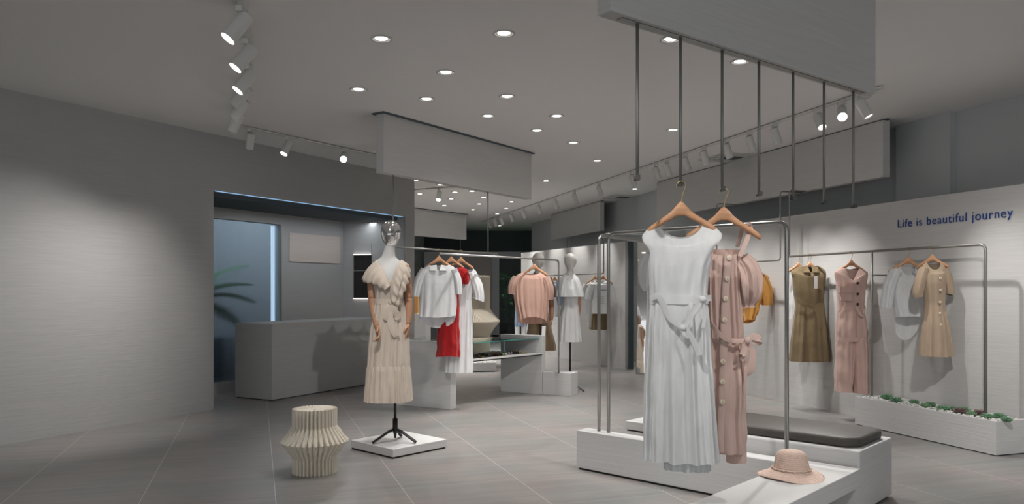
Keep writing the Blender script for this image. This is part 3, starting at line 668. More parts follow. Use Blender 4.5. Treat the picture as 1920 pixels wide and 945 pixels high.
# rear rail
rrd = Vector((-.383, .923)); rrp = off(W2a, (-.923, -.383), .28); rr0 = on(1132, rrp, rrd); rr1 = on(1000, rrp, rrd); rrw = off(rr0, (.923, .384), .9)
rail('hanging_rail', 'thin dark rail in the distance left of the front posts', [('bar', fillet([(*rrw, 2.26), (*rr0, 2.26), (*rr0, 1.59), (*rr1, 1.59)], .05), .010)], 'gunmetal')
# centre rails
r1p = Vector((-1.165, 7.58)); r1d = Vector((.577, .816)); r1e = r1p+r1d*1.72
rail('hanging_rail', 'rail hung from the mid panel carrying the blouse and red shorts', [('bar', [(*r1p, 1.74), (*r1e, 1.735)], .010)], 'gunmetal')
cp = fl(1047.5, 700, .285); c2d = Vector((.596, .803)); cst = (cp[0]-c2d.x*2.2, cp[1]-c2d.y*2.2)
rail('clothes_rack', 'steel rail over the glass table with a post on the low block', [('frame', fillet([(*cst, 1.683), (*cp, 1.683), (*cp, .285)], .05), .011)], 'steel')

# ------------------------------------------------------------------ hangers
def hanger(x, y, zrail, yaw, wd, label, drop=.07, group='wooden hangers', m='wood', hang_y=0.0, rr=.012):
    t = thing('clothes_hanger', label, 'hanger', (x, y, zrail), yaw, group)
    pts = []
    for k in range(13):
        a_ = -.6+k*(math.pi+.5)/12; pts.append((.022*math.cos(a_+.0), 0, rr-.006+.0+.018*math.sin(a_)-.008))
    pts = [(p[0], p[1], p[2]) for p in pts][::-1]
    hk = [(-.022, 0, -.008)] + []
    path = [(.020*math.cos(a_), 0, rr-.018+.020*math.sin(a_)) for a_ in [R(200-20*k) for k in range(13)]]
    path += [(.004, 0, -drop*.55), (0, 0, -drop-.01)]
    MB().tube(smoothpath(path, 3), .0022, 8).build('hook', 'brass' if m == 'wood' else 'gunmetal', t, True)
    hw = wd/2; rings = []
    for i in range(25):
        s_ = -1+2*i/24; a_ = abs(s_); x_ = s_*hw
        zc = -drop-.018-.56*hw*max(0, a_-.12)**.85-.12*hw*max(0, a_-.2)**2; yc = .02*a_**2*1.2
        hh = (.016 if a_ > .16 else .022+.012*(1-a_/.16)); hh = max(hh, .016+.012*max(0, 1-a_/.4)); zc += (.012*(1-a_/.25) if a_ < .25 else 0)
        dd = .007+.006*min(1, a_*2)
        if a_ > .95: hh *= .7; dd *= .7
        rings.append([(x_, yc+dd*math.cos(q_), zc+hh*math.sin(q_)) for q_ in [2*math.pi*k/12 for k in range(12)]])
    MB().loft(rings).build('shoulder_bar', m, t, True)
    return t

# ------------------------------------------------------------------ garments
def catm(a, b, c, d, t): return .5*((2*b)+(c-a)*t+(2*a-5*b+4*c-d)*t*t+(3*b-a-3*c+d)*t**3)
def cloth_mesh(rows, n=120, m=48, N=12, seed=0, ex=.85, neck='scoop', wr=.002, pinch=None, lin=False, holes=()):
    """rows: (z, xl, xr, depth, amp, dipfront, dipback); front faces -y"""
    rnd = random.Random(seed); ph_ = [rnd.uniform(0, 6.28) for _ in range(8)]
    acc_ = [0]
    for a, b in zip(rows, rows[1:]): acc_.append(acc_[-1]+abs(a[0]-b[0])+.5*abs((a[2]-a[1])-(b[2]-b[1]))+1e-4)
    T = acc_[-1]; rings = []
    for i in range(m+1):
        s_ = T*i/m; j = 0
        while j < len(rows)-2 and acc_[j+1] < s_: j += 1
        t_ = (s_-acc_[j])/(acc_[j+1]-acc_[j]); A = rows[max(j-1, 0)]; B = rows[j]; Cc = rows[j+1]; D = rows[min(j+2, len(rows)-1)]
        if lin: q_ = [B[k]+(Cc[k]-B[k])*t_ for k in range(7)]
        else: 
            q_ = [catm(A[k], B[k], Cc[k], D[k], t_) for k in range(7)]
            for k in (0, 3, 4, 5, 6): q_[k] = B[k]+(Cc[k]-B[k])*t_
        z, xl, xr, dp, amp, df, db = q_; vv = s_/T; cx = (xl+xr)/2; rx = (xr-xl)/2; ring = []
        for k in range(n):
            th = 2*math.pi*k/n; c_, s2 = math.cos(th), math.sin(th)
            px_ = math.copysign(abs(c_)**ex, c_); py_ = math.copysign(abs(s2)**ex, s2)
            Fd = .55*math.sin(N*th+ph_[0]+.9*math.sin(2.2*vv+ph_[1]))+.33*math.sin((N+5)*th+ph_[2]-1.4*vv)+.12*math.sin((2*N+3)*th+ph_[3])
            x_ = cx+rx*px_+amp*.35*Fd*c_; y_ = -dp*py_-amp*Fd*math.copysign(min(1, abs(s2)*1.8), s2)
            ua = abs(px_); shp_ = (1-ua) if neck == 'v' and vv < .55 else math.sqrt(max(0, 1-ua*ua))
            zz_ = z-(df if s2 > 0 else db)*shp_
            if wr:
                nv = noise.noise(Vector((x_*9+seed, y_*9, zz_*7)))*wr*2+noise.noise(Vector((x_*24+seed, y_*24, zz_*16)))*wr
                y_ -= nv*math.copysign(1, s2)*min(1, abs(s2)*3); x_ += nv*c_
            ring.append((x_, y_, zz_))
        rings.append(ring)
    mb = MB(); mb.loft(rings, cap=False)
    if holes:      # armholes: (side, centre row fraction, half height in rows, half angle)
        keep = []
        for q_ in mb.f:
            i = q_[0]//n; th = 2*math.pi*((q_[0] % n)+.5)/n
            cut = False
            for sd_, vc, vh, ah in holes:
                dth = abs((th-(0 if sd_ > 0 else math.pi)+math.pi) % (2*math.pi)-math.pi)
                if ((i/m-vc)/vh)**2+(dth/ah)**2 < 1: cut = True
            if not cut: keep.append(q_)
        mb.f = keep
    return mb
def sleeve_mesh(secs, n=40, N=6, amp=.004, seed=0, m=4):
    """secs: (x, y, z, radius in the front plane, radius in depth); axis follows the path"""
    rnd = random.Random(seed); ph_ = [rnd.uniform(0, 6.28) for _ in range(4)]
    P = smoothpath([s_[:3] for s_ in secs], m); rr = smoothpath([(s_[3], s_[4], s_[5] if len(s_) > 5 else amp) for s_ in secs], m); rings = []
    for i, p in enumerate(P):
        t_ = (P[min(i+1, len(P)-1)]-P[max(i-1, 0)]).normalized(); yv = Vector((0, 1, 0)); yv = (yv-t_*yv.dot(t_)).normalized(); xv = yv.cross(t_)
        ring = []
        for k in range(n):
            th = 2*math.pi*k/n; f_ = rr[i][2]*(.6*math.sin(N*th+ph_[0]+i*.1)+.4*math.sin((2*N+1)*th+ph_[1]))
            ring.append(p+xv*(rr[i][0]+f_)*math.cos(th)+yv*(rr[i][1]+f_)*math.sin(th))
        rings.append(ring)
    return MB().loft(rings, cap=False)
class Gar:
    """a garment seen around column px0 at distance Y; silhouettes are turned into metres"""
    def __init__(s, name, label, cat, px0, Y, hem, delta=0, group=None):
        s.X = xx(px0, Y); s.Y = Y; s.d = delta; s.px0 = px0; s.k = Y/F/math.cos(delta); s.z0 = zz(hem, Y)
        s.t = thing(name, label, cat, (s.X, Y, s.z0), delta, group)
    def x(s, px): return (px-s.px0)*s.k
    def z(s, py): return zz(py, s.Y)-s.z0
    def rows(s, rs): return [(s.z(r[0]), s.x(r[1]), s.x(r[2]), r[3], r[4], r[5]*s.Y/F if len(r) > 5 else 0, r[6]*s.Y/F if len(r) > 6 else 0) for r in rs]
    def part(s, name, rs, mm_, **kw): return cloth_mesh(s.rows(rs), **kw).build(name, mm_, s.t, True)
    def sleeve(s, secs, m, name='sleeve', **kw): 
        return sleeve_mesh([(s.x(q_[0]), q_[2], s.z(q_[1]), q_[3], q_[4])+tuple(q_[5:]) for q_ in secs], **kw).build(name, m, s.t, True)
    def pt(s, px, py, y=0): return (s.x(px)+y*math.tan(s.d), y, s.z(py))
    def band(s, pts, w_, m, name='tie', wd=(0, 0, 1), t=.004, k=5):
        P = smoothpath([s.pt(*p) for p in pts], k)
        if isinstance(w_, list): 
            W = smoothpath([(a_, 0, 0) for a_ in w_], k); w_ = [q_.x for q_ in W]
        o_ = MB().band(P, wd, w_, t).build(name, m, s.t, True); es = o_.modifiers.new('edges', 'EDGE_SPLIT'); es.split_angle = R(50); return o_
    def button(s, px, py, y, r_, m='ivory'):
        mb = MB(); c_ = Vector(s.pt(px, py, y)); mb.tube([c_, c_+Vector((0, -.003, 0)), c_+Vector((0, -.005, 0)), c_+Vector((0, -.0035, 0))], [r_, r_, r_*.85, r_*.5], 16); return mb.build('button', m, s.t, True)
    def collar(s, cx, cy, w_, h, m, y=-.05):
        for sg in (-1, 1):
            mb = MB(); A = [s.pt(cx+sg*w_*.25, cy-h*.35, y+.045), s.pt(cx+sg*w_, cy-h*.1, y+.03), s.pt(cx+sg*w_*.95, cy+h*.75, y), s.pt(cx+sg*w_*.12, cy+h*.75, y-.012)]
            B = [(p[0], p[1]+.005, p[2]) for p in A]; mb.add(A+B, [(0, 1, 2, 3), (4, 5, 6, 7), (0, 1, 5, 4), (1, 2, 6, 5), (2, 3, 7, 6), (3, 0, 4, 7)]); mb.build('collar', m, s.t)

# --- white sleeveless dress on the second rod
def rodpt(px):
    c_ = on(px, ((PB0[0]+fl(1119, 30, LOW)[0])/2, (PB0[1]+fl(1119, 30, LOW)[1])/2), Vector((PB1[0]-PB0[0], PB1[1]-PB0[1]))); return c_
hx, hy = xx(1277, 3.42), 3.42
hanger(hx, hy, 1.785, R(-16), .30, 'wooden hanger holding the long white sleeveless dress', .100, 'wooden hangers on the rod hooks')
g = Gar('dress', 'long white sleeveless dress with a tied belt hanging on a rod', 'dress', 1277, 3.44, 880, R(-16))
g.part('bodice', [(411, 1236, 1317, .030, 0, 38, 33), (420, 1226, 1328, .040, .0005, 42, 34), (434, 1212, 1343, .045, .001, 30, 24), (444, 1207, 1348, .048, .002, 24, 10), (462, 1214, 1341, .052, .002, 12, 6), (480, 1218, 1333, .055, .003, 5, 5), (500, 1220, 1327, .058, .008), (530, 1221, 1323, .06, .011), (556, 1222, 1323, .06, .003)], 'cw', N=8, seed=1, m=70, n=160, ex=.8, holes=((1, .47, .17, .55), (-1, .47, .17, .55)))
g.part('skirt', [(566, 1222, 1323, .062, .003), (580, 1221, 1325, .065, .008), (640, 1217, 1328, .072, .017), (720, 1214, 1332, .08, .022), (800, 1212, 1337, .088, .026), (862, 1211, 1342, .095, .028)], 'cw', N=12, seed=2, m=60, n=260, ex=.8)
g.part('waistband', [(553, 1221, 1324, .064, .0015), (570, 1221, 1325, .0655, .0015)], 'cw', N=9, seed=1, m=6, n=120, ex=.75)
g.part('underskirt', [(800, 1250, 1326, .05, .012), (880, 1248, 1327, .055, .016)], 'cwsheer', N=12, seed=4, m=10, n=120)
# belt loosely tied: droops from the left, knot right, one tail
g.band([(1221, 560, -.055), (1232, 556, -.075), (1246, 590, -.10), (1262, 606, -.11), (1271, 611, -.108)], [.022, .03, .03, .022, .016], 'cw', 'belt')
g.band([(1324, 558, -.05), (1308, 560, -.085), (1298, 564, -.095)], .026, 'cw', 'belt')
g.band([(1303, 562, -.10), (1290, 580, -.108), (1278, 600, -.112), (1269, 613, -.112)], [.022, .024, .024, .02], 'cw', 'belt')
g.band([(1272, 610, -.115), (1282, 625, -.112), (1292, 645, -.108), (1299, 662, -.105)], [.02, .023, .024, .024], 'cw', 'belt_tail', wd=(1, 0, .5))
mb = MB(); c_ = g.pt(1270, 613, -.115); mb.ell(c_, .016, .012, .013, 14, 8); mb.build('belt_knot', 'cw', g.t, True)
mb = MB(); c_ = Vector(g.pt(1305, 561, -.095)); mb.ell(c_, .018, .014, .016, 14, 8); mb.build('belt_knot', 'cw', g.t, True)
g.band([(1306, 566, -.095), (1309, 590, -.092), (1306, 612, -.090)], [.014, .016, .014], 'cw', 'belt_tail', wd=(1, 0, 0))
# --- dusty pink off-shoulder dress on the third rod
hx, hy = xx(1357, 3.62), 3.62
hanger(hx, hy, 1.782, R(-6), .345, 'wooden hanger carrying the dusty pink strappy dress', .100, 'wooden hangers on the rod hooks')
g = Gar('dress', 'dusty pink linen dress with cream buttons and one puff sleeve showing', 'dress', 1357, 3.66, 867, R(0))
g.part('bodice', [(468, 1322, 1386, .060, .004, 12, -2), (474, 1320, 1387, .062, .006, 12, 0), (480, 1319, 1387, .062, .003, 10, 0), (520, 1317, 1388, .065, .010), (600, 1318, 1391, .068, .010), (640, 1318, 1393, .07, .009)], 'cpink', N=18, seed=5, m=50, n=200, ex=.8)
g.part('skirt', [(638, 1318, 1393, .07, .009), (700, 1318, 1396, .075, .011), (780, 1320, 1395, .078, .012), (846, 1322, 1396, .08, .012)], 'cpink', N=10, seed=5, m=40, n=200, ex=.8, wr=.004)
g.part('underskirt', [(835, 1362, 1398, .04, .005), (866, 1362, 1398, .042, .006)], 'cpink', N=6, seed=9, m=8, n=80)
g.part('placket', [(478, 1350, 1364, .008, 0), (560, 1345, 1359, .008, 0), (660, 1341, 1356, .008, 0), (760, 1338, 1353, .008, 0), (842, 1337, 1352, .008, 0)], 'cpink', N=3, seed=5, m=30, n=24).location.y = -.073
g.sleeve([(1386, 486, 0, .045, .05, .006), (1398, 505, 0, .054, .062, .014), (1403, 530, 0, .062, .066, .017), (1403, 556, 0, .050, .056, .014), (1402, 571, 0, .030, .034, .004), (1402, 577, 0, .032, .036, .006)], 'cpink', N=8, seed=3, amp=.02, n=80)
g.band([(1393, 425, -.012), (1401, 422, -.02), (1404, 428, -.01), (1396, 448, -.045), (1386, 468, -.06), (1379, 482, -.063)], [.026, .028, .028, .022, .02, .02], 'cpink', 'strap', wd=(1, 0, .4))
g.band([(1393, 425, .012), (1392, 440, .03), (1388, 462, .05)], .02, 'cpink', 'strap', wd=(1, 0, .4))
for px, py in [(1358, 485), (1354, 523), (1351, 560), (1349, 599), (1348, 638), (1346, 675), (1345, 712), (1345, 749)]: g.button(px, py, -.083, .0125)
g.band([(1326, 603, -.06), (1336, 620, -.088), (1352, 634, -.095), (1372, 637, -.095), (1388, 636, -.088)], [.018, .02, .022, .022, .018], 'cpink', 'belt')
for pts, wds in ([[(1390, 634, -.095), (1400, 628, -.10), (1411, 634, -.10), (1409, 641, -.095), (1398, 638, -.092)], [.014, .028, .034, .026, .014]], [[(1390, 637, -.095), (1384, 650, -.10), (1380, 664, -.10), (1384, 669, -.098), (1391, 650, -.095)], [.012, .022, .03, .022, .014]], [[(1393, 640, -.092), (1400, 660, -.09), (1398, 688, -.085), (1390, 700, -.08)], [.014, .03, .036, .02]], [[(1392, 640, -.09), (1388, 690, -.085), (1386, 760, -.08)], [.012, .014, .012]]):
    g.band(pts, wds, 'cpink', 'bow', wd=(1, 0, .35) if pts[-1][1] > 680 else (0, 0, 1))
mb = MB(); mb.ell(g.pt(1390, 636, -.10), .014, .012, .018, 14, 8); mb.build('knot', 'cpink', g.t, True)
# --- white dress behind, on the rail that bends away
pX, pY = on(1240, pb_, dB2)
hanger(pX, pY, 1.718, R(10), .36, 'hanger behind the long white sleeveless dress', .06)
g = Gar('dress', 'long white dress with ruffled sleeve, mostly hidden behind the front white dress', 'dress', 1240, pY, 806, 0)
g.part('body', [(462, 1225, 1256, .03, 0, 6, 3), (470, 1214, 1266, .05, .002, 4), (500, 1213, 1268, .055, .006), (600, 1212, 1272, .06, .01), (805, 1207, 1280, .08, .018)], 'cw', N=14, seed=6, m=50, n=150)
g.sleeve([(1216, 478, 0, .05, .06, .004), (1210, 500, 0, .055, .07, .012), (1209, 528, 0, .045, .06, .012), (1211, 545, 0, .02, .03, .004)], 'cw', N=11, seed=8)
# dark hanger and mustard blouse on rail under the long panel
sp_ = on(1412, cP, dP)
hanger(sp_[0], sp_[1], 1.655, R(-10), .38, 'wooden hanger inside the mustard blouse', .07)
g = Gar('blouse', 'mustard yellow satin blouse half hidden behind the pink dress', 'blouse', 1412, sp_[1], 606, 0)
g.part('body', [(508, 1402, 1420, .03, 0, 5, 2), (513, 1394, 1430, .05, .003, 4), (530, 1392, 1432, .07, .006), (560, 1390, 1428, .08, .012), (590, 1391, 1420, .09, .014, -4, 4), (603, 1392, 1414, .09, .016, -4, 4)], 'cyellow', N=8, seed=4, m=40, wr=.008)
g.sleeve([(1428, 518, 0, .06, .07), (1436, 545, 0, .07, .08, .012), (1438, 572, 0, .05, .07, .014)], 'cyellow', N=6, seed=5)
sp_ = on(1350, cP, dP); hanger(sp_[0], sp_[1], 1.655, R(-10), .34, 'black hanger seen between the two front dresses', .07, m='gunmetal')

# --- right wall garments
def rx_(px): return on(px, kp0, d1)
def rhang(px, lab, wd=.29, yaw=R(-18), drop=.095): 
    p = rx_(px); hanger(p[0], p[1], zR, yaw, wd, lab, drop, 'wooden hangers on the right wall rail'); return p
p = rx_(1748); hanger(p[0], p[1], zR, R(-35), .26, 'wooden hanger holding the beige buttoned dress', .085, 'wooden hangers on the right wall rail')
g = Gar('dress', 'beige short sleeved dress with a row of buttons above the planter', 'dress', 1748, p[1]-.05, 668, 0)
g.part('body', [(492, 1738, 1762, .03, 0, 14, 3), (495, 1732, 1768, .045, .001, 16, 4), (506, 1727, 1774, .06, .001, 8), (530, 1729, 1772, .07, .003), (572, 1735, 1770, .06, .004), (610, 1730, 1777, .08, .010), (666, 1724, 1785, .10, .016, 2, 0)], 'cbeige', N=8, seed=11, m=60, n=150)
g.sleeve([(1733, 503, 0, .035, .05), (1726, 524, 0, .045, .055, .004), (1721, 548, 0, .04, .05, .008), (1722, 557, 0, .034, .045, .006)], 'cbeige', seed=3)
g.sleeve([(1768, 503, 0, .035, .05), (1775, 522, 0, .045, .055, .004), (1779, 545, 0, .04, .05, .008), (1778, 552, 0, .034, .045, .006)], 'cbeige', seed=2)
for px, py in [(1753, 522), (1753, 544), (1752, 566), (1752, 587), (1753, 608)]: g.button(px, py, -.09, .012, 'ivory')
p = rhang(1703, 'wooden hanger holding the white high-low blouse', .33, R(-10))
g = Gar('blouse', 'white short sleeved V-neck blouse with a long curved back hem', 'blouse', 1700, p[1]+.02, 640, 0)
g.part('body', [(499, 1688, 1716, .03, 0, 18, 2), (503, 1678, 1724, .045, .001, 18, 4), (512, 1672, 1730, .06, .002, 8), (540, 1672, 1731, .075, .004), (580, 1677, 1730, .08, .007, -0, 4), (595, 1680, 1730, .085, .008, -2, 44)], 'cwsheer', N=9, seed=12, m=60, n=140, neck='scoop')
g.sleeve([(1680, 508, 0, .05, .06), (1668, 535, 0, .055, .065, .006), (1662, 568, 0, .045, .055, .010), (1661, 578, 0, .04, .05, .010)], 'cwsheer', seed=4)
g.sleeve([(1722, 508, 0, .05, .06), (1732, 535, 0, .055, .065, .006), (1736, 568, 0, .045, .055, .010)], 'cwsheer', seed=5)
p = rhang(1596, 'wooden hanger holding the rose pink jumpsuit', .28, R(-8))
g = Gar('jumpsuit', 'rose pink sleeveless jumpsuit with wide legs and three dark buttons', 'jumpsuit', 1597, p[1], 736, 0)
g.part('bodice', [(502, 1583, 1610, .03, 0, 26, 3), (504, 1576, 1616, .045, .001, 28, 4), (510, 1565, 1626, .06, .002, 16, 2), (530, 1568, 1624, .075, .004), (560, 1570, 1621, .08, .004), (577, 1571, 1620, .08, .003)], 'crose', N=9, seed=13, m=50, n=140, neck='v')
g.part('trousers', [(576, 1571, 1620, .082, .004), (620, 1568, 1624, .10, .009), (640, 1568, 1624, .10, .009)], 'crose', N=8, seed=13, m=20, n=150, wr=.005)
g.part('trouser_leg', [(632, 1568, 1600, .092, .008), (690, 1567, 1598, .10, .010), (734, 1568, 1597, .10, .011)], 'crose', N=5, seed=14, m=24, n=90, wr=.005)
g.part('trouser_leg', [(632, 1594, 1624, .094, .008), (690, 1597, 1625, .10, .010), (736, 1599, 1626, .10, .011)], 'crose', N=5, seed=15, m=24, n=90, wr=.005)
g.part('waist_belt', [(573, 1570, 1621, .086, .003), (582, 1570, 1621, .087, .003)], 'crose', N=9, seed=3, m=5)
g.band([(1597, 574, -.10), (1602, 586, -.11), (1608, 592, -.11), (1614, 578, -.10)], [.03, .03, .025, .02], 'crose', 'belt_end')
g.band([(1599, 585, -.10), (1597, 610, -.12), (1597, 632, -.115)], .010, 'crose', 'tie', wd=(1, 0, 0))
mb = MB(); A = [g.pt(1567, 541, -.115), g.pt(1589, 540, -.115), g.pt(1588, 564, -.115), g.pt(1568, 563, -.115)]; 
mb.add(A+[(q_[0], q_[1]+.03, q_[2]) for q_ in A], [(0, 1, 2, 3), (0, 1, 5, 4), (1, 2, 6, 5), (2, 3, 7, 6), (3, 0, 4, 7)]); mb.build('pocket', 'crose', g.t)
mb = MB(); A = [g.pt(1565, 538, -.122), g.pt(1590, 537, -.122), g.pt(1590, 548, -.124), g.pt(1578, 550, -.126), g.pt(1565, 548, -.124)]; n_ = 5
mb.add(A+[(q_[0], q_[1]+.035, q_[2]) for q_ in A], [(0, 1, 2, 3, 4)]+[(i, (i+1) % 5, 5+(i+1) % 5, 5+i) for i in range(5)]); mb.build('pocket_flap', 'crose', g.t)
for py in (531, 551, 570): g.button(1600, py, -.098, .014, 'darkbtn')
g.part('back_lining', [(506, 1585, 1610, .012, .002), (530, 1587, 1607, .012, .004)], 'crose', N=5, m=8, n=40)
p = rhang(1519, 'wooden hanger holding the olive brown dress', .28, R(-8))
g = Gar('dress', 'olive brown sleeveless shirt dress with a knotted waist', 'dress', 1516, p[1], 678, 0)
g.part('bodice', [(498, 1504, 1531, .035, 0, 12, 2), (501, 1495, 1540, .05, .001, 14, 3), (508, 1484, 1548, .065, .002, 8), (520, 1485, 1548, .075, .003), (550, 1489, 1545, .085, .005), (570, 1491, 1544, .08, .004)], 'colive', N=8, seed=14, m=44, n=140)
g.part('skirt', [(568, 1491, 1544, .082, .004), (600, 1488, 1547, .10, .014), (640, 1484, 1551, .12, .022), (677, 1481, 1555, .13, .026)], 'colive', N=9, seed=15, m=44, n=200)
g.collar(1516, 502, 15, 12, 'colive', -.07)
g.band([(1490, 562, -.10), (1500, 570, -.12), (1516, 572, -.125)], [.03, .05, .03], 'colive', 'waist_tie')
g.band([(1516, 572, -.12), (1510, 574, -.128), (1519, 580, -.12), (1520, 586, -.115)], [.03, .04, .02, .01], 'colive', 'waist_tie')
mb = MB(); A = [g.pt(1519, 518, -.115), g.pt(1525, 518, -.115), g.pt(1525, 541, -.115), g.pt(1519, 541, -.115)]; mb.add(A+[(q_[0], q_[1]+.002, q_[2]) for q_ in A], [(0, 1, 2, 3), (4, 5, 6, 7), (0, 1, 5, 4), (1, 2, 6, 5), (2, 3, 7, 6), (3, 0, 4, 7)]); mb.build('price_tag', 'tagw', g.t)
p = rhang(1497, 'wooden hanger just left of the olive brown dress', .28, R(-8))
g = Gar('blouse', 'white top showing behind the left side of the olive dress', 'blouse', 1500, p[1]+.1, 600, 0)
g.part('body', [(504, 1493, 1512, .03, 0, 4, 2), (511, 1483, 1522, .05, .002), (540, 1481, 1522, .06, .004), (598, 1478, 1515, .07, .012)], 'cw', N=8, seed=9, m=30)

# --- centre garments
def r1(px): return on(px, r1p, r1d)
p = r1(823); hanger(p[0], p[1], 1.737, R(4), .29, 'wooden hanger holding the white blouse beside the mannequin', .085, 'wooden hangers on the centre rail')
g = Gar('blouse', 'white short sleeved shirt blouse with long curved hem beside the mannequin', 'blouse', 822, p[1], 614, 0)
g.part('body', [(496, 806, 842, .03, 0, 12, 2), (499, 799, 849, .045, .001, 22, 4), (506, 790, 856, .055, .002, 12), (530, 789, 857, .07, .005), (570, 787, 856, .08, .009), (590, 785, 855, .085, .010, 6, 14), (592, 785, 854, .09, .011, 2, 24)], 'cwsheer', N=9, seed=21, m=60, n=150, neck='v')
g.sleeve([(797, 505, 0, .04, .055), (787, 525, 0, .05, .06, .006), (781, 548, 0, .045, .055, .010), (780, 556, 0, .04, .05, .010)], 'cwsheer', seed=4)
g.sleeve([(850, 505, 0, .04, .055), (857, 525, 0, .045, .06, .006), (859, 552, 0, .035, .05, .010)], 'cwsheer', seed=5)
g.collar(823, 500, 17, 10, 'cw', -.06)
p = r1(846); hanger(p[0], p[1], 1.737, R(4), .27, 'wooden hanger holding the red outfit', .085, 'wooden hangers on the centre rail')
g = Gar('playsuit', 'red cotton playsuit with short trousers behind the white blouse', 'playsuit', 846, p[1], 672, 0)
g.part('bodice', [(500, 845, 866, .03, 0, 2, 2), (505, 838, 876, .05, .002), (520, 836, 879, .06, .004), (540, 836, 862, .06, .005), (580, 834, 861, .06, .005)], 'cred', N=8, seed=22, m=30)
g.part('shorts', [(578, 834, 861, .065, .004), (612, 822, 861, .09, .008), (640, 819, 862, .095, .010), (670, 818, 863, .095, .012, -3, 0)], 'cred', N=7, seed=23, m=30, wr=.006)
g.sleeve([(866, 510, 0, .045, .05), (873, 520, 0, .045, .06, .006), (874, 533, 0, .02, .04, .004)], 'cred', seed=4)
p = r1(864); hanger(p[0], p[1], 1.737, R(6), .28, 'wooden hanger holding the white wrap dress', .085, 'wooden hangers on the centre rail')
g = Gar('dress', 'long white textured wrap dress behind the red playsuit', 'dress', 866, p[1], 700, 0)
g.part('bodice', [(504, 858, 888, .03, 0, 8, 2), (508, 852, 893, .05, .003, 20, 2), (520, 850, 893, .06, .005, 6), (548, 850, 886, .065, .006), (562, 851, 884, .065, .003)], 'cwsheer', N=12, seed=24, m=34)
g.part('skirt', [(562, 850, 885, .068, .004), (600, 845, 886, .08, .010), (660, 838, 886, .09, .014), (698, 833, 887, .10, .014, 0, -10)], 'cwsheer', N=11, seed=25, m=40, n=150)
g.sleeve([(884, 512, 0, .05, .06), (893, 535, 0, .06, .07, .010), (897, 556, 0, .05, .06, .014), (896, 562, 0, .055, .06, .018)], 'cwsheer', N=9, seed=5)
c2 = on(1002, cp, c2d); hanger(c2[0], c2[1], 1.683, R(0), .32, 'wooden hanger holding the blush pleated top', .085, 'wooden hangers on the centre rail')
g = Gar('blouse', 'blush pink pleated loose top hanging above the glass table', 'blouse', 995, c2[1]-.02, 612, 0)
g.part('body', [(511, 981, 1010, .035, 0, 5, 2), (513, 973, 1017, .05, .002, 5, 3), (520, 965, 1026, .065, .004, 3), (540, 962, 1029, .08, .007), (570, 965, 1029, .09, .011), (598, 971, 1026, .095, .014, -6, 0), (606, 972, 1026, .095, .014, -12, 2)], 'cblush', N=16, seed=26, m=50, n=220)
g.sleeve([(970, 520, 0, .05, .06), (963, 535, 0, .055, .07, .010), (960, 552, 0, .04, .05, .010)], 'cblush', N=10, seed=4)
g.sleeve([(1022, 520, 0, .05, .06), (1028, 540, 0, .055, .07, .012), (1029, 562, 0, .045, .05, .012)], 'cblush', N=10, seed=5)
mb = MB(); A = [g.pt(1016, 611, -.05), g.pt(1023, 611, -.05), g.pt(1022, 629, -.05), g.pt(1015, 629, -.05)]; mb.add(A+[(q_[0], q_[1]+.002, q_[2]) for q_ in A], [(0, 1, 2, 3), (4, 5, 6, 7), (0, 1, 5, 4), (1, 2, 6, 5), (2, 3, 7, 6), (3, 0, 4, 7)]); mb.build('price_tag', 'tagw', g.t)
# distant rail garments
def rr(px): return on(px, rr0, (rr1[0]-rr0[0], rr1[1]-rr0[1]))
for px, lab in [(1116, 'wooden hanger of the plain white tee in the distance'), (1131, 'wooden hanger of the printed white tee'), (1040, 'wooden hanger of the white top left of the far mannequin')]:
    p = rr(px) if px < 1131 else rr(1131); hanger(p[0], p[1], 1.59, R(-10), .32, lab, .06, 'hangers on the far rail')
def tee(label, px, Y, l, r_, top, hem, m, sl=True, name='t_shirt', cat='t-shirt'):
    g = Gar(name, label, cat, px, Y, hem, 0); w_ = r_-l
    g.part('body', [(top, px-w_*.17, px+w_*.17, .03, 0, 4, 1), (top+2, px-w_*.3, px+w_*.3, .05, .001, 4), (top+7, l, r_, .07, .002), (top+25, l+1, r_-1, .08, .005), (hem-1, l, r_, .1, .01)], m, N=8, seed=int(px), m=26)
    if sl:
        for s_ in (-1, 1):
            e0 = l if s_ < 0 else r_; g.sleeve([(e0-s_*2, top+8, 0, .06, .06), (e0+s_*4, top+22, 0, .07, .06), (e0+s_*7, top+36, 0, .06, .06)], m, seed=3)
    return g
tee('plain white tee on the far rail, left of the printed one', 1110, rr(1110)[1], 1098, 1124, 526, 614, 'cw')
g = tee('white tee with small printed text above an olive skirt on the far rail', 1128, rr(1128)[1]-.02, 1110, 1142, 526, 589, 'cw')
mb = MB()
for k, (y_, w_) in enumerate([(544, 16), (556, 8), (560, 9), (564, 8), (568, 9)]):
    zc = g.z(y_); h_ = .022 if k == 0 else .007
    x0 = g.x(1128-w_/2)
    nn = 9 if k == 0 else 12
    for j in range(nn): 
        xa = x0+j*w_*g.k/nn; mb.box(xa, xa+w_*g.k/nn*.62, -.101, -.0995, zc-h_/2, zc+h_/2)
mb.build('printed_text', mat('grey_print', (.25, .25, .26), .8), g.t)
g = Gar('skirt', 'olive skirt hanging below the printed white tee', 'skirt', 1124, rr(1122)[1], 620, 0)
g.part('body', [(585, 1110, 1140, .07, .004), (604, 1108, 1140, .09, .012), (618, 1107, 1141, .10, .014)], 'colive', N=8, seed=5, m=16)
g = Gar('skirt', 'pale lime skirt beside the olive skirt on the far rail', 'skirt', 1107, rr(1107)[1]+.05, 618, 0)
g.part('body', [(550, 1105, 1112, .05, .004), (617, 1104, 1113, .06, .008)], 'clime', N=5, seed=5, m=16)
tee('white top on the far rail left of the far mannequin', 1040, rr(1040)[1], 1029, 1052, 528, 595, 'cw')
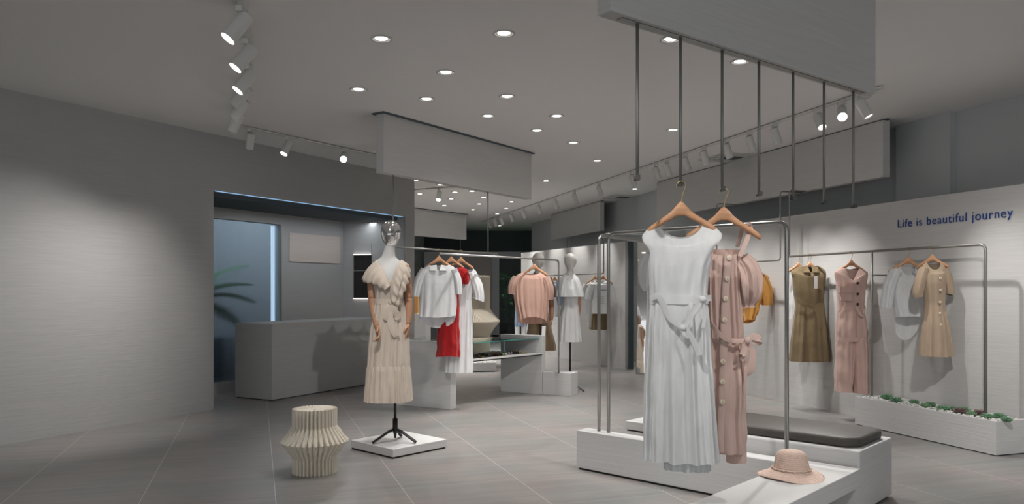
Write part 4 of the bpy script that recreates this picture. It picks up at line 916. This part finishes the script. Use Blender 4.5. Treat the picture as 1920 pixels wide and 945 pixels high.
g = Gar('vest', 'pale blue denim vest on the far rail behind a rail post', 'vest', 1047, rr(1047)[1]-.1, 573, 0)
g.part('body', [(526, 1043, 1054, .05, .002), (545, 1040, 1056, .07, .004), (572, 1045, 1056, .07, .006)], 'cdenim', N=6, seed=5, m=16)
g = Gar('trousers', 'pale blue denim trousers under the blush top in the distance', 'trousers', 974, 15.5, 640, 0)
g.part('body', [(560, 966, 988, .06, .003), (600, 965, 989, .07, .006), (612, 965, 988, .07, .008)], 'cdenim', N=6, seed=6, m=16)
for dx in (-1, 1): g.part('leg', [(606, 976+dx*6-5, 976+dx*6+5, .06, .004), (638, 976+dx*6-4, 976+dx*6+4, .06, .005)], 'cwsheer', N=4, seed=7, m=8, n=40)
fr_ = tee('yellow top far back between the mannequin and the white blouse', 781, 12.3, 772, 787, 524, 602, 'cyellow', False, 'blouse', 'blouse')

# ------------------------------------------------------------------ mannequins
def arm_mb(pts, radii):
    P = smoothpath(pts, 5); rr_ = [q_.x for q_ in smoothpath([(a_, 0, 0) for a_ in radii], 5)]; return MB().tube(P, rr_, 16)
def hand(parent, wrist, direc, side, curl, m='woodarm', s=1.0):
    """wooden hand: palm, four unequal bent fingers and a thumb; direc = pointing direction, side = thumb side"""
    d = Vector(direc).normalized(); sd_ = Vector(side); sd_ = (sd_-d*sd_.dot(d)).normalized(); nrm = d.cross(sd_); W = Vector(wrist)
    mb = MB(); P = [W, W+d*.02*s, W+d*.05*s, W+d*.085*s, W+d*.095*s]
    rings = []
    for p, wa, ta in zip(P, (.021, .028, .037, .037, .030), (.019, .017, .015, .012, .008)):
        rings.append([p+sd_*wa*s*math.cos(2*math.pi*k/16)+nrm*ta*s*math.sin(2*math.pi*k/16) for k in range(16)])
    mb.loft(rings)
    for i, (o_, ln) in enumerate(((.027, .072), (.009, .082), (-.009, .076), (-.026, .060))):
        b = W+d*.088*s+sd_*o_*s; a_ = curl*(.4+.12*i); p = [b-d*.012*s]; dr = d; q_ = b
        for k, f_ in enumerate((.42, .32, .26)):
            a2 = a_*(k+.6); dr = (d*math.cos(a2)+nrm*math.sin(a2)+sd_*o_*1.5).normalized(); p.append(q_.copy()); q_ = q_+dr*ln*f_*s
        p.append(q_); mb.tube(smoothpath(p, 3), [.0088*s-.0022*s*k/(3*(len(p)-1)) for k in range(3*(len(p)-1)+1)], 10)
    b = W+d*.028*s+sd_*.024*s
    pts_ = smoothpath([b-sd_*.012*s, b+sd_*.018*s+d*.014*s, b+sd_*.026*s+d*.042*s+nrm*.012*s, b+sd_*.022*s+d*.066*s+nrm*.022*s], 3)
    mb.tube(pts_, [.012*s-.004*s*k/9 for k in range(10)], 10)
    return mb.build('hand', m, parent, True)
def mannequin(label, X, Y, z0, H, headm, yaw, arms, stand, lean_=0.0, tri=None, tx=0.0):
    """H: height of the top of the head above z0"""
    t = thing('mannequin', label, 'mannequin', (X, Y, z0), yaw); k = H/1.80
    def S(z): return z*k
    rings = []
    for z, rx2, ry2, cx, cy in [(.93, .08, .07, 0, 0), (.95, .125, .09, 0, 0), (1.02, .132, .095, 0, 0), (1.12, .110, .085, 0, 0), (1.17, .100, .080, 0, 0), (1.28, .115, .095, 0, -.01), (1.36, .122, .10, 0, -.012), (1.42, .128, .085, 0, 0), (1.455, .125, .065, 0, 0), (1.482, .085, .055, 0, .0), (1.51, .055, .05, 0, 0), (1.56, .045, .047, 0, -.004), (1.63, .041, .044, 0, -.012), (1.66, .036, .04, 0, -.015)]:
        rings.append([((cx+tx+lean_*max(0, z-1.45)*3+rx2*math.copysign(abs(math.cos(a_))**.9, math.cos(a_)))*k, (cy+ry2*math.sin(a_))*k, S(z)) for a_ in [2*math.pi*j/32 for j in range(32)]])
    MB().loft(rings).build('torso', 'mann', t, True)
    # egg head with brow, nose and chin modelling
    hr = []; hx_ = (lean_*.6+tx)*k; zb, zt_ = S(1.585), H; hc = (zb+zt_)/2; hz = (zt_-zb)/2
    for i in range(19):
        a_ = max(-1.5, min(1.5, -math.pi/2+math.pi*i/18)); f_ = math.cos(a_); s_ = math.sin(a_); w_ = .081*(1+.15*s_)*f_; dpt = .092*(1+.10*s_)*f_
        ring = []
        for j in range(28):
            b = 2*math.pi*j/28; fx = math.cos(b); fy = math.sin(b); extra = 0
            if fy < -.2:
                front_ = (-fy)**3; nose = math.exp(-((fx)/.16)**2)*math.exp(-((s_+.12)/.18)**2)*.012; brow = -math.exp(-((abs(fx)-.38)/.2)**2)*math.exp(-((s_-.12)/.12)**2)*.006; lip = math.exp(-(fx/.25)**2)*math.exp(-((s_+.48)/.08)**2)*.004
                extra = (nose+brow+lip)*front_
            ring.append((hx_+w_*k*fx, -.018*k+(dpt*fy-extra)*k-.012*k*(1-s_)*.5, hc+hz*s_))
        hr.append(ring)
    MB().loft(hr).build('head', headm, t, True)
    for (pts, side, curl) in arms:
        up_, fo = pts[:3], pts[2:]
        arm_mb([Vector(p) for p in up_], [.044, .040, .034]).build('upper_arm', 'woodarm', t, True)
        mbj = MB(); mbj.ell(pts[2], .034, .034, .034, 16, 8); mbj.build('elbow_joint', 'woodarm', t, True)
        fa = arm_mb([Vector(p) for p in fo], [.034]+[.031]*(len(fo)-2)+[.022]).build('forearm', 'woodarm', t, True)
        dd = Vector(fo[-1])-Vector(fo[-2]); hand(fa, fo[-1], dd, side, curl)
    # stand
    s = thing('stand_tmp', '', '') if False else None
    mb = MB(); mb.tube([(0, 0, .05), (0, 0, S(.96))], .011, 12); mb.build('pole', stand, t, True)
    mb = MB(); mb.lathe([(.012, .30-.11), (.021, .19), (.021, .09), (.016, .075), (.010, .05), (.008, .03)], (0, 0, 0), 14); mb.build('hub', stand, t, True)
    for a_ in (tri or (R(215), R(335), R(85))):
        mb = MB(); mb.band([(0.01*math.cos(a_), .01*math.sin(a_), .105), (.06*math.cos(a_), .06*math.sin(a_), .088), (.19*math.cos(a_), .19*math.sin(a_), .018), (.20*math.cos(a_), .20*math.sin(a_), .010)], (0, 0, 1), .018, .020); mb.build('foot', stand, t, False, .003)
    return t
mX, mY_ = xx(741, 6.33), 6.33; mz = .075; mH = zz(414, 6.33)-mz
kx = 6.33/F
def mp_(px, py, y=0): return ((px-741)*kx, y, zz(py, 6.33)-mz)
mannequin('mannequin with chrome egg head wearing the long cream dress', mX, mY_, mz, mH, 'chrome', 0,
          [([mp_(705, 499, .0), mp_(698, 525, .0), mp_(698, 560, .0), mp_(703, 585, -.04), mp_(712, 611, -.13)], (.3, -.8, .2), .9),
           ([mp_(757, 497, .0), mp_(763, 530, .01), mp_(765, 560, .01), mp_(767, 585, -.01), mp_(766, 607, -.03)], (-.2, -1, 0), .9)], 'black', .05, tx=-.062)
# its dress
g = Gar('dress', 'long cream chiffon dress with ruffled neckline and sash on the chrome headed mannequin', 'dress', 729, 6.33, 751, 0)
yb = .0
g.part('bodice', [(490, 712, 746, .05, 0, 20, 2), (494, 704, 755, .075, .001, 40, 3), (503, 700, 759, .10, .002, 28, 2), (525, 701, 759, .125, .002, 4), (550, 705, 757, .115, .003), (566, 704, 758, .105, .003)], 'ccream', N=16, seed=31, m=50, n=150, neck='v')
g.part('skirt', [(563, 704, 758, .108, .004), (575, 701, 762, .12, .006), (620, 695, 766, .15, .009), (690, 689, 768, .17, .012)], 'ccream', N=17, seed=32, m=44, n=240)
g.part('hem_tier', [(684, 690, 767, .172, .006), (692, 688, 769, .18, .012), (720, 686, 771, .19, .014), (750, 684, 773, .20, .016)], 'ccream', N=26, seed=33, m=24, n=300)
def flounce(g, inner, outer, nm, m, waves=9, amp=.014, k=10, seed=0):
    A = smoothpath([g.pt(*p) for p in inner], k); B = smoothpath([g.pt(*p) for p in outer], k); rings = []; n_ = len(A)
    cn = Vector((0, .25, 0)); fr, bk = [], []
    for i in range(n_):
        a, b = A[i], B[i]; tg = (A[min(i+1, n_-1)]-A[max(i-1, 0)]).normalized(); nr = tg.cross((b-a).normalized()).normalized()
        if nr.y > 0: nr = -nr
        row = []; row2 = []
        for j in range(9):
            t_ = j/8; w_ = math.sin(waves*2*math.pi*i/n_+seed+.5*math.sin(i*.3))*amp*t_**1.2+.018*math.sin(math.pi*t_)
            p = a+(b-a)*t_*(1+.06*math.sin(waves*2*math.pi*i/n_+seed+1))+nr*w_; row.append(p); row2.append(p-nr*.003)
        rings.append(row+row2[::-1])
    return MB().loft(rings).build(nm, m, g.t, True)
flounce(g, [(737, 536, -.135), (726, 512, -.125), (714, 494, -.085), (707, 487, 0), (712, 490, .07)], [(728, 545, -.15), (708, 533, -.14), (687, 528, -.07), (681, 519, .02), (692, 508, .11)], 'ruffle', 'ccream', 8, .010)
flounce(g, [(737, 572, -.12), (736, 540, -.13), (744, 512, -.125), (750, 494, -.085), (753, 487, 0), (748, 490, .07)], [(750, 580, -.14), (758, 560, -.15), (766, 538, -.13), (770, 520, -.07), (768, 508, .02), (762, 500, .11)], 'ruffle', 'ccream', 8, .011, 10, 2)
flounce(g, [(739, 560, -.13), (740, 536, -.14), (746, 514, -.13), (751, 496, -.09)], [(745, 572, -.16), (752, 552, -.17), (758, 530, -.16), (762, 510, -.11)], 'ruffle', 'ccream', 5, .010, 10, 4)
g.part('sash', [(560, 703, 758, .112, .003), (570, 702, 759, .116, .003)], 'ccream', N=9, seed=3, m=6, n=100)
for pts, wds, wd in ([[(737, 566, -.135), (731, 578, -.15), (730, 592, -.152), (735, 594, -.15), (739, 580, -.145)], [.02, .05, .06, .04, .02], (1, 0, .2)],
                     [[(738, 566, -.135), (744, 580, -.15), (750, 592, -.14), (746, 598, -.14)], [.02, .05, .05, .02], (1, 0, -.2)],
                     [[(738, 568, -.14), (738, 600, -.16), (744, 618, -.165), (750, 628, -.165)], [.02, .05, .06, .05], (1, 0, -.3)]):
    g.band(pts, wds, 'ccream', 'bow', wd=wd, t=.004)
mb = MB(); mb.ell(g.pt(737, 567, -.14), .018, .014, .018, 12, 8); mb.build('knot', 'ccream', g.t, True)

# rear mannequins
Y3 = 10.05; k3 = Y3/F
def m3(px, py, y=0): return ((px-1069)*k3, y, zz(py, Y3))
mannequin('far mannequin with a plain pale head wearing a short white ruffled dress', xx(1069, Y3), Y3, 0, zz(475, Y3), 'egg', 0,
          [([m3(1060, 530), m3(1060, 552), m3(1061, 575), m3(1061, 590, -.02), m3(1062, 603, -.05)], (.5, -.8, 0), .9), ([m3(1082, 530), m3(1084, 552), m3(1085, 572), m3(1083, 590, -.02), m3(1080, 600, -.05)], (-.5, -.8, 0), .9)], 'black', 0, (R(-30), R(205), R(85)))
g = Gar('dress', 'short white dress with wide ruffle collar on the far mannequin', 'dress', 1069, Y3, 641, 0)
g.part('bodice', [(516, 1060, 1078, .06, 0, 8, 2), (522, 1053, 1084, .10, .002, 4), (545, 1055, 1084, .13, .003), (572, 1056, 1084, .12, .003)], 'cwsheer', N=9, seed=41, m=30)
g.part('skirt', [(571, 1055, 1085, .125, .004), (600, 1050, 1087, .15, .012), (640, 1047, 1090, .18, .016)], 'cw', N=11, seed=42, m=30, n=160)
g.part('ruffle', [(512, 1060, 1077, .06, .001, 6, 0), (520, 1052, 1084, .12, .008, 6), (540, 1046, 1091, .17, .02, 2), (556, 1044, 1094, .19, .026)], 'cwsheer', N=9, seed=43, m=20, n=180)
Y4 = 10.35; k4 = Y4/F
mannequin('far mannequin with a plain pale head behind the blush top', xx(1009, Y4), Y4, 0, zz(474, Y4), 'egg', 0,
          [(lambda f_: [f_(998, 530), f_(996, 550), f_(996, 572), f_(997, 590, -.02), f_(998, 602, -.04)])(lambda a_, b_, c_=0: ((a_-1009)*k4, c_, zz(b_, Y4))) and ([((a_-1009)*k4, c_, zz(b_, Y4)) for a_, b_, c_ in ((1024, 530, 0), (1032, 552, 0), (1034, 575, 0), (1034, 590, -.02), (1033, 600, -.03))], (-.3, -1, 0), .9)], 'black', 0)
g = Gar('t_shirt', 'dark brown top on the mannequin behind the blush top', 't-shirt', 1012, Y4, 585, 0)
g.part('body', [(510, 1002, 1018, .06, 0, 3), (516, 995, 1026, .09, .002), (535, 996, 1026, .12, .003), (584, 995, 1026, .13, .006)], 'cbrown', seed=5, m=26)
g.sleeve([(1026, 522, 0, .06, .07), (1032, 540, 0, .07, .07), (1035, 558, 0, .065, .07)], 'cbrown', seed=5)
g = Gar('trousers', 'khaki wide cropped trousers on the mannequin behind the blush top', 'trousers', 1012, Y4, 657, 0)
g.part('waist', [(576, 996, 1027, .13, .004), (605, 992, 1031, .15, .008)], 'ckhaki', seed=6, m=14)
g.part('leg', [(603, 991, 1012, .13, .006), (656, 983, 1011, .15, .014)], 'ckhaki', N=6, seed=6, m=16)
g.part('leg', [(603, 1010, 1032, .13, .006), (656, 1014, 1043, .15, .014)], 'ckhaki', N=6, seed=8, m=16)

# ------------------------------------------------------------------ straw hat
hx, hy = fl(1484, 893, .285)
t = thing('straw_hat', 'blush straw sun hat with beaded band on the low bench', 'hat', (hx, hy, .285), .3)
seg = 72
def hring(r_, z_, wob=0): return [(r_*(1+wob*math.sin(3*a_+.5)*.05)*math.cos(a_), r_*(1+wob*math.sin(3*a_+.5)*.05)*math.sin(a_), z_+wob*.008*math.sin(2*a_+1)) for a_ in [2*math.pi*k/seg for k in range(seg)]]
mb = MB(); prof = [(.001, .148), (.03, .147), (.055, .141), (.072, .130), (.083, .112), (.088, .085), (.093, .06), (.098, .040)]
P = smoothpath([(a_, 0, b_) for a_, b_ in prof], 10); rings = [hring(p.x+.0016*math.sin(i*1.57), p.z) for i, p in enumerate(P)]
mb.loft(rings, cap=False); mb.build('crown', 'straw', t, True)
prof = [(.098, .041), (.110, .034), (.135, .024), (.158, .014), (.172, .006)]
P = smoothpath([(a_, 0, b_) for a_, b_ in prof], 8); rings = [hring(p.x, p.z+.0014*math.sin(i*1.57), max(0, (p.x-.1)/.07)) for i, p in enumerate(P)]
top = rings; bot = [[(q_[0], q_[1], q_[2]-.004) for q_ in r_] for r_ in rings]
mb = MB(); mb.loft(top+bot[::-1], cap=False); mb.build('brim', 'straw', t, True)
mb = MB(); mb.tube([(.101*math.cos(a_), .101*math.sin(a_), .047) for a_ in [2*math.pi*k/48 for k in range(49)]], .0035, 8); hb_ = mb.build('hat_band', 'straw', t, True)
for k in range(12):
    a_ = 2*math.pi*k/12; mb = MB(); mb.ell((.104*math.cos(a_), .104*math.sin(a_), .047), .0075, .0075, .006, 10, 6); mb.build('bead', 'ivory', hb_, True)
mb = MB()
for k in range(90):
    a_ = 2*math.pi*k/90+.03*math.sin(k*7); r0_ = .170*(1+math.sin(3*a_+.5)*.05); z_ = .004+.008*math.sin(2*a_+1)
    mb.tube([(r0_*math.cos(a_), r0_*math.sin(a_), max(.003, z_+.001)), ((r0_+.012)*math.cos(a_+.02*math.sin(k)), (r0_+.012)*math.sin(a_+.02*math.sin(k)), max(.002, z_-.003))], .0009, 4)
mb.build('frayed_edge', 'straw', t)

# ------------------------------------------------------------------ wall lettering
cu = bpy.data.curves.new('lettering', 'FONT'); cu.body = 'Life is beautiful journey'; cu.size = 1; cu.extrude = .0; cu.space_character = 1.12; cu.offset = -.006
tmp = bpy.data.objects.new('tmp', cu); C.objects.link(tmp)
dg = bpy.context.evaluated_depsgraph_get(); me = bpy.data.meshes.new_from_object(tmp.evaluated_get(dg)); bpy.data.objects.remove(tmp)
xs_ = [v_.co.x for v_ in me.vertices]; x0, x1 = min(xs_), max(xs_); ca = .72
tl = on(1684, off(RW, e1, -.006), d1); tr_ = on(1899, off(RW, e1, -.006), d1); Lt = (Vector(tr_)-Vector(tl)).length
for v_ in me.vertices: v_.co.x = (v_.co.x-x0)/(x1-x0)*Lt; v_.co.y *= .080/ca
bm = bmesh.new(); bm.from_mesh(me); r_ = bmesh.ops.extrude_face_region(bm, geom=bm.faces[:]); bmesh.ops.translate(bm, vec=(0, 0, .005), verts=[e_ for e_ in r_['geom'] if isinstance(e_, bmesh.types.BMVert)]); bm.to_mesh(me); bm.free()
me.materials.clear(); me.materials.append(M['blue'])
o = bpy.data.objects.new('wall_lettering', me); C.objects.link(o); o.location = (tl[0], tl[1], 1.921)
o.rotation_euler = Matrix((( -d1.x, 0, -e1.x), (-d1.y, 0, -e1.y), (0, 1, 0))).to_euler()
tag(o, 'blue lettering reading Life is beautiful journey on the right wall', 'lettering')
# plants behind the tinted rear pane
for i, (px, lab) in enumerate([(950, 'dark leafy plant behind the tinted rear window, left one'), (968, 'dark leafy plant behind the tinted rear window, right one')]):
    t = thing('potted_plant', lab, 'plant', (xx(px, 20.9), 20.9, 0)); MB().lathe([(.15, 0), (.2, .02), (.22, .4), (.001, .38)], seg=20).build('pot', 'black', t, True)
    mb = MB(); random.seed(i+30)
    for k in range(22):
        a_ = random.random()*6.28; h_ = .4+random.random()*1.3; l_ = .35+random.random()*.3; b_ = Vector((.1*math.cos(a_), .1*math.sin(a_), h_)); e_ = b_+Vector((l_*math.cos(a_), l_*math.sin(a_), .1)); s_ = Vector((-math.sin(a_), math.cos(a_), 0))*.09
        mb.tube([(0, 0, .38), b_], .006, 5); m_ = (b_+e_)/2+Vector((0, 0, .08)); mb.add([b_, m_+s_, e_, m_-s_], [(0, 1, 2), (0, 2, 3)])
    mb.build('foliage', 'palm', t)
